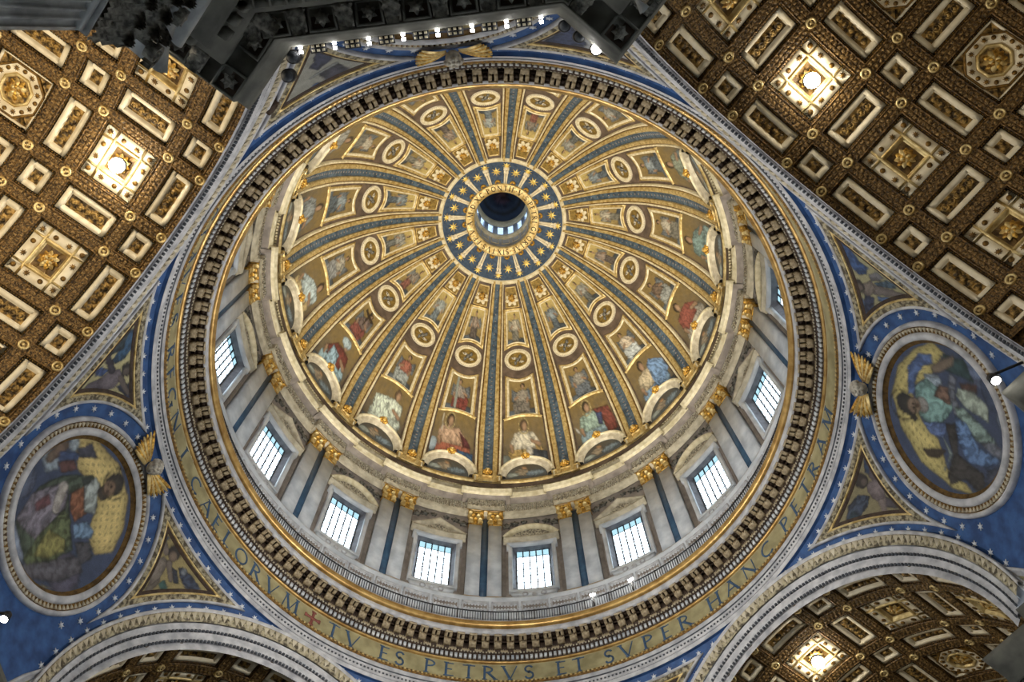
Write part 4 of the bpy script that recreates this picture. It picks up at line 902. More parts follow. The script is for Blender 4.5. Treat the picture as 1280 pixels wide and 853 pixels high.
ART_L = [('p',[[-3.94,1.5],[-3.03,2.7],[-0.92,3.75],[1.09,3.71],[2.63,2.7],[3.4,1.47],[2.81,0.44],[1.56,0.47],[0.4,1.68],[-1.68,1.3],[-2.11,1.07]],'#c4ab58',0.06),('p',[[-2.54,-3.75],[-3.3,-2.88],[-4.19,-1.42],[-4.08,-1.09],[-2.69,-3.06],[-2.21,-3.67]],'#9c9272',0.1),('p',[[1.43,-4.06],[2.95,-2.66],[2.48,-2.88],[2.03,-3.41]],'#a39562',0.1),('p',[[-1.67,-4.15],[-1.57,-3.44],[-0.63,-2.98],[0.35,-3.7],[0.39,-4.49],[-0.5,-4.54]],'#7f8da6',0.2),('c',(-3.27,-2.35,-3.27,-2.349,0.84,0.84),'#4d5874',0.2),('c',(2.58,-1.76,2.58,-1.7590000000000001,1.12,1.12),'#4f4c62',0.2),('p',[[0.49,-4.35],[0.55,-3.41],[2.36,-0.48],[3.15,-0.71],[2.72,-2.23],[1.42,-3.86]],'#5b5862',0.3),('p',[[-3.81,-0.97],[-4.25,-0.44],[-3.22,0.12],[-2.68,-0.11],[-2.97,-0.91]],'#8fa0b0',0.2),('c',(-3.58,-0.41,-3.68,0.66,0.33,0.26),'#75604f',0.1),('c',(-3.67,0.26,-3.67,0.261,0.41,0.41),'#7b6250',0.1),('p',[[-3.65,0.22],[-2.82,1.52],[-2.5,1.26],[-3.07,-0.0]],'#3c5687',0.2),('p',[[-3.13,-0.04],[-2.64,1.07],[-2.0,1.13],[-2.38,0.08]],'#6a4340',0.2),('p',[[-3.19,1.34],[-2.98,2.34],[-1.95,2.53],[-2.63,1.38]],'#4a4c5e',0.2),('c',(-3.47,1.23,-3.47,1.2309999999999999,0.37,0.37),'#9fb0bd',0.2),('p',[[-2.5,-1.49],[-2.29,0.05],[-1.24,1.97],[-0.6,2.13],[-1.01,0.19],[1.77,-0.67],[1.44,-2.32],[0.35,-3.7],[-1.68,-3.5],[-2.16,-2.41]],'#465444',0.3),('p',[[-1.75,-3.38],[-2.41,-1.97],[-1.95,-0.13],[-1.21,0.23],[-0.45,-0.28],[-0.06,-2.66],[-1.0,-3.11]],'#77707f',0.35),('p',[[-1.88,-2.05],[-1.77,-1.0],[-1.19,-1.01],[-1.36,-2.05]],'#7a4a52',0.2),('c',(-1.6,-0.06,-0.81,-0.88,0.37,0.26),'#b9b0a8',0.2),('p',[[-0.49,-0.35],[0.23,-0.17],[1.44,-0.7],[1.61,-1.83],[0.67,-3.66],[0.3,-3.77],[-0.21,-2.31]],'#5c6840',0.35),('p',[[-0.07,-1.63],[1.01,-0.88],[1.55,-1.23],[1.17,-2.37],[0.58,-3.14],[0.28,-2.71]],'#938d40',0.3),('p',[[-1.09,0.31],[-0.96,1.26],[0.56,0.89],[0.49,-0.0],[-0.31,-0.05]],'#8f5530',0.3),('p',[[-0.94,1.25],[-1.06,2.1],[-0.54,2.24],[0.91,1.34],[0.35,0.75]],'#a5b0ad',0.3),('p',[[-1.43,1.19],[-1.22,1.91],[-0.9,1.6],[-1.01,1.18]],'#39413f',0.2),('p',[[0.57,-0.17],[0.91,0.75],[1.67,0.94],[1.96,0.66],[1.29,-0.39]],'#6d95bd',0.3),('p',[[1.46,-0.43],[2.02,0.44],[2.97,0.2],[2.71,-0.66]],'#4b4a52',0.3),('c',(-0.03,3.07,-0.03,3.0709999999999997,0.67,0.67),'#3d3730',0.15),('c',(0.06,2.25,0.06,2.251,0.41,0.41),'#4a4038',0.15),('c',(0.0,2.7,0.0,2.701,0.47,0.47),'#8f7054',0.05),('c',(0.09,2.53,0.09,2.5309999999999997,0.13,0.13),'#5a4234',0),('c',(-0.04,2.86,-0.04,2.8609999999999998,0.09,0.09),'#3a2a20',0),('c',(-0.19,2.7,-0.19,2.701,0.09,0.09),'#3a2a20',0),('r',(-0.01,3.19,0.85,0.04),'#3f3520',0)]
ART_R = [('p',[[3.96,0.92],[3.57,0.12],[1.96,1.07],[0.76,2.45],[-0.75,1.7],[-1.41,0.41],[-2.78,-0.42],[-2.98,-1.8],[-3.26,-2.51],[-3.63,-1.05],[-3.21,1.37],[-1.69,2.99],[0.02,3.76],[1.83,3.31],[3.14,2.18]],'#b9a856',0.06),('c',(3.36,-2.07,3.36,-2.069,0.93,0.93),'#566688',0.3),('c',(1.52,-4.1,1.52,-4.098999999999999,0.74,0.74),'#66758c',0.2),('c',(2.68,-3.41,2.68,-3.4090000000000003,1.12,1.12),'#3b4c6e',0.2),('p',[[2.02,2.68],[2.99,1.86],[3.21,1.0],[2.68,0.87],[2.3,1.57],[1.47,2.1],[0.49,2.14],[0.36,2.65]],'#4a6ba8',0.3),('p',[[3.47,0.21],[3.61,-1.24],[2.6,-1.85],[2.56,-0.65],[2.57,0.54]],'#2c4a4c',0.2),('p',[[2.47,1.05],[3.27,0.15],[3.66,-0.65],[3.02,-0.43],[2.37,0.38],[2.13,0.9]],'#86725f',0.1),('p',[[1.92,1.62],[2.16,0.56],[1.72,0.32],[1.32,0.75],[1.55,1.51]],'#93a5b8',0.3),('p',[[-1.57,-2.97],[-0.91,-4.31],[-1.29,-4.59],[-2.63,-3.18]],'#41475a',0.3),('p',[[0.99,2.19],[1.72,1.42],[1.41,0.57],[1.39,-0.14],[0.68,-0.5],[-0.58,0.33],[-0.97,1.19],[-0.53,1.88],[0.28,2.1]],'#6f9c98',0.3),('p',[[1.58,0.57],[1.67,-0.14],[0.72,-0.32],[0.83,0.91]],'#7a5a48',0.3),('p',[[2.52,-0.14],[2.43,-0.68],[1.38,-0.49],[0.18,-1.35],[0.13,-3.11],[-0.44,-4.7],[-1.21,-4.36],[-0.44,-2.46],[0.37,-0.44],[1.36,-0.07]],'#6b7080',0.3),('p',[[2.23,-0.81],[2.55,-2.02],[2.09,-2.04],[1.81,-0.97]],'#5f4038',0.2),('p',[[1.91,-0.71],[2.07,-1.83],[1.72,-2.73],[0.83,-2.92],[0.98,-1.32],[1.43,-0.62]],'#a3b2a2',0.3),('p',[[0.79,-0.43],[0.93,-1.15],[0.37,-2.74],[0.02,-3.51],[-0.49,-2.11],[0.08,-0.84]],'#7d9890',0.4),('p',[[0.29,-0.53],[0.18,-1.35],[-0.76,-2.35],[-0.66,-4.0],[-1.55,-2.97],[-1.84,-1.59],[-0.9,-0.8]],'#4f78ae',0.4),('p',[[-0.88,1.65],[-0.33,-0.04],[-1.3,0.08],[-1.37,0.94]],'#5573b0',0.3),('p',[[-0.39,0.03],[-0.13,-0.59],[-1.65,-1.02],[-1.85,-1.8],[-1.89,-2.88],[-2.86,-3.2],[-3.11,-2.71],[-2.75,-1.75],[-3.52,-0.84],[-3.19,-0.47],[-1.97,-0.63]],'#3f3b3a',0.25),('p',[[-2.39,1.37],[-1.93,0.34],[-1.76,-0.3],[-2.48,0.26],[-2.7,0.96]],'#4b3d30',0.1),('p',[[-1.17,0.18],[-1.81,-0.66],[-3.05,-0.2],[-2.06,-0.42]],'#8fa3a0',0.1),('p',[[-0.59,3.08],[-0.55,2.14],[-0.87,1.82],[-1.08,2.08]],'#33302e',0.1),('c',(-0.25,2.76,-0.25,2.7609999999999997,0.63,0.63),'#33302e',0.1),('c',(0.06,1.64,0.06,1.6409999999999998,0.45,0.45),'#96918c',0.2),('c',(-0.17,2.21,-0.17,2.211,0.48,0.48),'#94795f',0.05),('c',(-0.08,2.29,-0.08,2.291,0.09,0.09),'#3a2a20',0),('c',(-0.32,2.21,-0.32,2.211,0.09,0.09),'#3a2a20',0),('c',(-0.1,1.98,-0.1,1.9809999999999999,0.13,0.13),'#6a4c3c',0),('r',(-0.38,2.92,0.85,0.04),'#4a4020',0)]
ART_LB = [('p',[[3.49,4.81],[4.21,5.05],[4.77,5.18],[4.82,4.75],[4.08,4.68]],'#46566a',0.3),('p',[[4.25,4.21],[4.73,4.5],[5.06,4.22],[4.98,3.95]],'#26323f',0.3),('p',[[4.8,3.24],[4.93,3.94],[5.17,3.94],[5.04,3.02]],'#3f6a66',0.3),('p',[[6.11,2.05],[5.79,2.48],[6.1,2.64],[6.46,2.28]],'#2f5a58',0.2),('p',[[6.59,3.18],[6.65,3.75],[7.31,3.51],[7.19,3.16]],'#34605c',0.2),('c',(5.66,2.99,5.72,1.24,0.31,0.14),'#64594f',0.1),('c',(6.3,3.22,6.59,2.25,0.33,0.17),'#695e53',0.1),('c',(4.32,4.68,5.34,4.61,0.21,0.23),'#7a6a60',0.1),('p',[[5.14,3.64],[5.51,4.38],[6.01,4.37],[6.43,3.47],[6.42,2.76],[5.77,2.87]],'#75695f',0.15),('p',[[6.16,4.45],[6.72,4.7],[7.51,4.32],[7.15,4.08]],'#262c3c',0.3),('p',[[6.57,4.77],[6.7,5.13],[7.54,5.31],[8.61,5.45],[8.5,5.01],[7.91,4.5],[7.23,4.57]],'#28344f',0.4),('c',(6.99,5.01,6.99,5.011,0.25,0.25),'#6a7280',0.2),('c',(6.05,4.43,6.87,4.03,0.21,0.17),'#6f6259',0.1),('c',(5.7,5.09,5.7,5.091,0.48,0.48),'#2c2724',0.1),('c',(5.82,4.86,5.82,4.861000000000001,0.31,0.31),'#7a6554',0.05)]
ART_LA = [('p',[[-8.72,5.97],[-7.54,5.68],[-6.95,5.09],[-6.86,4.44],[-7.21,4.24],[-7.68,4.83],[-8.69,5.47]],'#1f4a6e',0.4),('p',[[-8.41,4.73],[-8.69,5.47],[-7.68,5.02],[-7.46,3.99],[-7.64,3.79]],'#33424c',0.3),('p',[[-7.07,3.04],[-7.09,3.61],[-6.67,4.07],[-6.52,3.57],[-6.66,3.1]],'#2f4a80',0.3),('c',(-5.75,3.61,-6.3,1.72,0.33,0.13),'#4f475a',0.15),('c',(-6.19,3.36,-6.26,2.57,0.27,0.17),'#5d5462',0.1),('p',[[-6.64,3.94],[-6.49,4.79],[-5.87,4.97],[-5.46,4.24],[-5.54,3.58],[-6.28,3.16]],'#655b66',0.15),('p',[[-5.49,4.43],[-5.57,4.91],[-5.35,5.38],[-3.61,5.39],[-4.08,4.99],[-4.8,4.8]],'#2b3450',0.4),('c',(-5.88,4.75,-4.8,5.11,0.19,0.14),'#6a5d58',0.1),('c',(-7.5,3.97,-6.61,4.24,0.25,0.23),'#3a3440',0.1),('c',(-6.28,5.26,-6.28,5.261,0.45,0.45),'#2c2a2c',0.1),('c',(-6.2,5.15,-6.2,5.151000000000001,0.27,0.27),'#5d524c',0.05)]
ART_RA = [('p',[[8.96,5.72],[8.66,5.29],[7.8,4.86],[7.48,4.35],[7.02,4.57],[6.87,5.16],[7.51,5.65],[8.16,5.82]],'#23487f',0.4),('p',[[7.05,4.51],[7.34,3.89],[7.01,3.45],[6.75,3.88],[6.66,4.35]],'#6a6870',0.2),('p',[[6.56,4.18],[6.89,3.32],[6.79,2.62],[6.5,2.8],[6.31,4.07]],'#3f5a70',0.3),('p',[[5.76,4.21],[5.85,3.4],[5.62,3.24],[5.38,3.75],[5.49,4.18]],'#3a5a88',0.3),('c',(6.12,4.29,6.19,2.16,0.33,0.12),'#6f6462',0.1),('p',[[6.37,5.11],[6.68,4.41],[6.15,4.16],[5.6,4.73],[5.77,5.16]],'#756860',0.15),('p',[[5.66,5.01],[5.63,4.38],[4.94,4.6],[3.68,5.32],[3.81,5.58],[4.96,5.23]],'#2d3654',0.4),('c',(5.17,5.39,5.17,5.391,0.27,0.27),'#48608a',0.2),('c',(6.2,5.37,6.2,5.371,0.44,0.44),'#332c2c',0.1),('c',(6.12,5.24,6.12,5.2410000000000005,0.23,0.23),'#6a5a50',0.05)]
ART_RB = [('p',[[-3.42,5.08],[-3.8,4.47],[-4.48,4.07],[-5.26,4.51],[-5.32,4.94],[-4.54,5.17]],'#233a5c',0.4),('p',[[-5.29,3.57],[-4.96,3.07],[-5.25,2.43],[-5.81,2.77],[-5.67,3.34]],'#27406e',0.3),('p',[[-7.72,5.47],[-6.73,4.99],[-6.53,4.27],[-7.15,4.18],[-7.97,4.48],[-8.86,5.29]],'#2e3a50',0.4),('p',[[-8.84,5.3],[-7.76,5.11],[-7.91,4.59],[-8.44,4.87]],'#2a4658',0.3),('c',(-6.39,3.14,-5.89,1.64,0.31,0.15),'#4f4750',0.1),('c',(-5.99,3.68,-6.87,3.07,0.37,0.2),'#80706e',0.1),('p',[[-5.95,4.68],[-5.05,3.92],[-5.39,3.37],[-6.2,3.28],[-6.6,3.72],[-6.35,4.47]],'#706266',0.15),('c',(-4.45,4.48,-5.28,4.38,0.22,0.24),'#5b5058',0.1),('c',(-5.88,5.02,-5.88,5.021,0.48,0.48),'#352d2a',0.1),('c',(-5.87,4.84,-5.87,4.841,0.26,0.26),'#5c4e48',0.05)]
ART_NA = [('p',[[6.21,2.23],[5.77,2.85],[5.74,3.82],[6.67,4.28],[7.04,3.77],[6.61,3.36]],'#2f3550',0.3),('p',[[6.74,4.49],[5.61,4.35],[5.25,5.23],[6.01,5.54],[5.64,6.12],[6.41,6.13],[6.64,5.36]],'#3a3a48',0.3),('c',(7.21,4.71,5.67,4.3,0.07,0.09),'#8a8f90',0.1),('p',[[8.48,6.27],[7.59,5.54],[6.99,5.3],[6.7,5.87],[6.93,6.14],[8.05,6.2]],'#1f4a84',0.3),('p',[[5.35,5.48],[4.76,5.53],[4.41,5.91],[4.02,6.28],[5.24,6.26]],'#2a4a80',0.3)]
ART_NB = [('p',[[-5.24,3.58],[-5.82,3.22],[-6.46,4.41],[-6.77,5.0],[-5.99,6.1],[-4.79,6.11],[-3.67,5.81],[-4.4,5.35],[-5.17,4.46]],'#2f3a5a',0.3),('c',(-6.3,5.5,-6.3,5.501,0.39,0.39),'#43465a',0.2)]

PEN = {135: 'left', 315: 'right', 225: 'near', 45: 'far'}
def pend(az):
    nm = PEN[az]
    mb = MB(); rows = []
    for z in np.linspace(32.0, 48.35, 40):
        zz = max(z, ZC); u = math.sqrt(max(0, 12.6 ** 2 - (zz - ZC) ** 2)); r = math.sqrt(RS_ ** 2 - (zz - ZC) ** 2); b = math.degrees(math.atan2(u, 20.43))
        a = np.radians(np.linspace(-45 + b, 45 - b, 40)); rows.append(np.stack([r * np.cos(a), r * np.sin(a), np.full(40, z)], -1))
    mb.grid(np.stack(rows)); w = obj('wall_%s' % {'left': 'left', 'right': 'right', 'near': 'front', 'far': 'back'}[nm], mb, M['azure'], smooth=True)
    tag(w, 'star-strewn blue pendentive %s' % {'left': 'at the left of the dome ring', 'right': 'at the right of the dome ring', 'near': 'behind the dark pier cornice', 'far': 'below the dome ring at the bottom'}[nm], 'pendentive', kind='structure')
    spots = [l2(d, 48.02) for d in np.linspace(-40, 40, 27) if abs(d) > 3]
    for sg in (-1, 1):
        for t in np.linspace(.12, 1.45, 16):
            p = arch_l(12.93, t); spots.append(p * (sg, 1))
        for t in np.linspace(R_(-35), R_(70), 9): spots.append(np.array([sg * math.cos(t), math.sin(t)]) * 5.62)
    for p in spots:
        mb = MB(); plate(mb, starpts(6, .2, .075) + p, SP, .0, .05); obj('star', mb, M['starw'], w)
    w.rotation_euler[2] = R_(az)
    loc = SP(0.0, 0.0, 0.0)
    # roundel
    if nm != 'far':
        t = thing('roundel', tuple(loc), {'left': 'round mosaic of a bearded saint in green and orange holding a blue book', 'right': 'round mosaic of a grey-bearded saint in teal and blue with a lion',
                  'near': 'round mosaic frame seen edge-on above the dark pier cornice'}[nm], 'roundel mosaic', 'pendentive roundels')
        C0 = (0, -.1); RP = 4.05
        a, r = np.meshgrid(np.linspace(0, 2 * np.pi, 141), np.linspace(0, 1, 60), indexing='ij'); x, y = RP * r * np.cos(a), RP * r * np.sin(a)
        art = {'left': ART_L, 'right': ART_R, 'near': ART_L}[nm]
        col = mute(paint(x / 4, y / 4, scl(art, (0, 0), 4.0), ('#33415f', '#3a4a6c'), az, .03, .05, 3.0), .25, 1.05)
        mb = MB(); mb.grid(SP(x, y, .06), C=col); obj('picture', mb, M['mosaic'], t, smooth=True)
        P = circ(0, 0, 5.2, 80)
        for pn, prof, mt in (('outer_moulding', [(0, 0), (0, .2), (.1, .3), (.2, .28), (.26, .2)], 'white'), ('leaf_band', [(.26, .2), (.3, .16), (.55, .22), (.58, .18)], 'bronze'),
                             ('white_ring', [(.58, .18), (.62, .3), (.72, .36), (.95, .32), (1.0, .24)], 'white'), ('dark_band', [(1.0, .24), (1.02, .16), (1.2, .1), (1.24, .04)], 'oliveD')):
            mb = MB(); frame(mb, P, prof, SP, step=9); obj(pn, mb, M[mt], t)
        mb = MB()
        for k in range(110):
            a = 2 * np.pi * k / 110; c = np.array([math.cos(a), math.sin(a)]) * 4.78; e = np.array([-c[1], c[0]]) / 4.78
            plate(mb, np.array([c - e * .1 + c * .022, c - c * .028, c + e * .1 + c * .022]), SP, .18, .27)
        obj('leaf_points', mb, M['trav'], t, kind='stuff')
        turn(t, az)
        # winged head on top of the roundel
        hp = SP(0.0, 5.35, .5); t = thing('winged_head', tuple(hp), {'left': 'sculpted white winged head with golden wings on top of the left roundel', 'right': 'sculpted white winged head with golden wings on top of the right roundel', 'near': 'sculpted white winged head with golden wings above the roundel behind the dark cornice'}[nm], 'winged head', 'winged heads on the roundels')
        SH = lambda x, y, h: SP(x, y + 5.35, h)
        mb = MB(); mb.ball((0, 0, .75), .42, 14, 10, (1, 1.15, 1)); mb.apply(lambda v: SH(v[:, 0], v[:, 1], v[:, 2])); obj('head', mb, M['face'], t, smooth=True)
        mb = MB()
        for x, y, h, r in ((0, -.06, 1.17, .1), (-.16, .1, 1.1, .09), (.16, .1, 1.1, .09), (-.2, -.12, 1.03, .15), (.2, -.12, 1.03, .15), (0, -.26, 1.1, .09), (0, -.4, .98, .12)): mb.ball((x, y, h), r, 8, 5)
        mb.apply(lambda v: SH(v[:, 0], v[:, 1], v[:, 2])); obj('face', mb, M['face'], t, smooth=True)
        mb = MB()
        for k in range(9):
            a = R_(20 + 17.5 * k); mb.ball((.42 * math.cos(a), .44 * math.sin(a) + .03, .8), .15, 6, 4)
        mb.apply(lambda v: SH(v[:, 0], v[:, 1], v[:, 2])); obj('hair', mb, M['face'], t, smooth=True)
        for sg in (-1, 1):
            wr = None
            for k in range(8):
                an = R_(-22 + 7 * k); ln = 1.25 + .09 * k; mb = MB(); u, v = np.meshgrid(np.linspace(0, 1, 7), np.linspace(-1, 1, 4), indexing='ij')
                wd = .15 * np.sqrt(np.maximum(0.02, 1 - (u - .35) ** 2 / .45)); px = .35 + u * ln; py = v * wd + .25 * (u - .5) ** 2
                x = sg * (px * math.cos(an) - py * math.sin(an)); y = px * math.sin(an) + py * math.cos(an) - .15
                mb.grid(SH(x, y, .42 + .3 * u * (1 - u) * 2 + .07 * (1 - v * v) - .02 * k), flip=sg < 0)
                if wr is None: wr = obj('wing', mb, M['gold'], t, smooth=True)
                else: obj('feather', mb, M['goldd' if k % 2 else 'gold'], wr, smooth=True)
            
        turn(t, az)
    # triangular angel panels
    arts = {('left', 1): (ART_LA, '#a59c68', 'dark-robed angel with teal wings'), ('left', -1): (ART_LB, '#8c7c42', 'nude winged boy with one arm raised'), ('right', 1): (ART_RB, '#7a704a', 'winged boy in shadow with spread legs'), ('right', -1): (ART_RA, '#8f8a60', 'reclining boy angel with blue wings'),
            ('near', -1): (ART_NB, '#8f9298', 'shadowy angel in blue-grey'), ('near', 1): (ART_NA, '#85857c', 'shadowy angel in deep blue drapery'), ('far', 1): (ART_NB, '#8f9298', 'angel'), ('far', -1): (ART_NA, '#8f9298', 'angel')}
    # sign: +1 is the panel on the side of positive local x
    for sg, TP in ((1, TRI), (-1, TRI_L)):
        art, bgc, ds = arts[(nm, -sg if nm == 'left' else -sg if nm == 'right' else sg)] if nm in ('left', 'right') else arts[(nm, sg)]
        c = inset(TP, .5).mean(0); t = thing('spandrel_mosaic', tuple(SP(c[0], c[1], 0.0)), 'three-cornered mosaic, %s, %s' % (ds, {('left', 1): 'below the left roundel in the picture', ('left', -1): 'above the left roundel in the picture', ('right', 1): 'above the right roundel in the picture', ('right', -1): 'below the right roundel in the picture',
                  ('near', 1): 'left of the near winged head', ('near', -1): 'right of the near winged head', ('far', 1): 'tip at the bottom edge right of the frieze', ('far', -1): 'tip at the bottom edge left of the frieze'}[(nm, sg)]), 'mosaic', 'three-cornered angel mosaics')
        G = polar(inset(TP, .6, 30), 44, 0); x, y = G[..., 0], G[..., 1]
        col = mute(paint((x - c[0]) / 3, (y - c[1]) / 3, scl(art, c, 3.0), (bgc, bgc), az + sg, .03, .07, 2.0), .25, 1.05)
        mb = MB(); mb.grid(SP(x, y, .04), True, False, C=col.reshape(-1, 3)); obj('picture', mb, M['mosaic'], t, smooth=True)
        for pn, prof, mt in (('white_moulding', [(0, 0), (0, .18), (.09, .24), (.16, .16)], 'white'), ('carved_band', [(.16, .16), (.2, .12), (.42, .2), (.46, .12)], 'carved'), ('gold_fillet', [(.46, .12), (.5, .16), (.56, .14), (.58, .08)], 'gold'), ('dark_fillet', [(.58, .08), (.62, .08), (.78, .05), (.8, .02)], 'soffit')):
            Q = [inset(TP, o, 16) for o, h in prof]; mb = MB(); mb.grid(np.stack([SP(q[:, 0], q[:, 1], h) for q, (o, h) in zip(Q, prof)], 1), True, False); obj(pn, mb, M[mt], t)
        turn(t, az)
        LP = LOW if sg > 0 else LOW_L
        if nm in ('left', 'right'):
            c = LP.mean(0); t = thing('pointed_mosaic', tuple(SP(c[0], c[1], 0.0)), 'small pointed gold mosaic at the %s foot of the %s roundel' % ('lower' if (sg > 0) == (nm == 'left') else 'upper', nm), 'mosaic', 'pointed mosaics at the roundel feet')
            mb = MB(); fill(mb, LP, SP, .05); obj('gold_ground', mb, M['frieze'], t)
            mb = MB(); frame(mb, LP, [(0, 0), (0, .16), (.1, .22), (.18, .14), (.2, .1), (.34, .14), (.36, .05)], SP, step=.6); obj('white_moulding', mb, M['white'], t); turn(t, az)
for a in (135, 315, 225, 45): pend(a)

# ================================================================== ARCHES AND VAULTS (built for the arm on +X, then turned)
VR, VC = 11.5, 34.7
ARMS = {180: (20.05, 'left'), 270: (20.05, 'right'), 90: (20.35, 'lower left'), 0: (20.35, 'lower right')}
n_ = 72; tt = np.linspace(-np.pi / 2, np.pi / 2, n_)
def ring_arch(prof):                             # prof: (fraction outwards->inwards, plane x)
    return np.stack([np.stack([np.full(n_, x), (12.64 + (VR - 12.64) * f) * np.sin(tt), ZC + (VC - ZC) * f + (12.64 + (VR - 12.64) * f) * np.cos(tt)], -1) for f, x in prof], 1)
def arch(az):
    x0, nm = ARMS[az]; xi = x0 + .1
    mb = MB(); mb.grid(ring_arch([(-.06, 20.6), (-.06, 19.98), (0, 19.9), (.04, 19.94), (.08, 20.0)])); w = obj('trim_%d' % (5 + az // 90), mb, M['white'])
    tag(w, 'moulded white arch at the mouth of the %s vault' % nm, 'arch', kind='structure')
    mb = MB(); mb.grid(ring_arch([(.08, 20.0), (.1, 19.97), (.4, 20.08), (.42, 20.14)])); obj('carved_band', mb, M['carved'], w)
    mb = MB()
    for k in range(96):
        a = -np.pi / 2 + (k + .5) * np.pi / 96; g = lambda f, da, x: np.array([x, (12.64 + (VR - 12.64) * f) * math.sin(a + da), ZC + (VC - ZC) * f + (12.64 + (VR - 12.64) * f) * math.cos(a + da)])
        V = [g(.12, -.015, 19.98), g(.38, 0, 20.06), g(.12, .015, 19.98), g(.14, -.008, 19.92), g(.33, 0, 20.0), g(.14, .008, 19.92)]; mb.add(V, None, [(3, 4, 5), (0, 1, 4, 3), (1, 2, 5, 4), (2, 0, 3, 5)])
    obj('leaf_points', mb, M['trav'], w, kind='stuff')
    x1 = (20.1 + xi) / 2
    for f0, f1, x in ((.42, .68, x1), (.7, 1.0, xi)):
        mb = MB(); mb.grid(ring_arch([(f0, x + .1), (f0, x - .06), (f0 + .04, x - .1), (f0 + .06, x), (f1 - .04, x), (f1, x + .1)])); obj('fascia', mb, M['white'], w)
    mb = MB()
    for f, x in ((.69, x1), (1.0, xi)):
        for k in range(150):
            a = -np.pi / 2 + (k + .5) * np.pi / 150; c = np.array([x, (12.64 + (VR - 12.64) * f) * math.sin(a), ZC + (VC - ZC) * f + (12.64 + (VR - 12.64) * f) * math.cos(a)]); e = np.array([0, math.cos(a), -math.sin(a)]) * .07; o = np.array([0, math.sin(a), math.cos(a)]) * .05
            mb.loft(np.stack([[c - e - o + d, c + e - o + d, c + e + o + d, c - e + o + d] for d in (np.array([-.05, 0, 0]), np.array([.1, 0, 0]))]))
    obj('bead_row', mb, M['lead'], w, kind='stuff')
    mb = MB(); mb.grid(ring_arch([(-.3, x0 + .32), (1.25, x0 + .32)])); obj('backing', mb, M['white'], w)
    mb = MB(); mb.grid(ring_arch([(1.0, xi + .08), (1.0, x0 + .3), (.92, x0 + .3)])); obj('soffit_edge', mb, M['white'], w)
    w.rotation_euler[2] = R_(az); return w
for a in ARMS: arch(a)
def SVc(u0, t0):
    return lambda x, v, h: np.stack([u0 + x + 0 * v, (VR - h) * np.sin(t0 + v / VR), VC + (VR - h) * np.cos(t0 + v / VR) + 0 * x], -1)
SV = SVc(0.0, 0.0)
HWa, HNa, HWt, HNt = 1.825, 1.05, VR * R_(9.4), VR * R_(5.6)
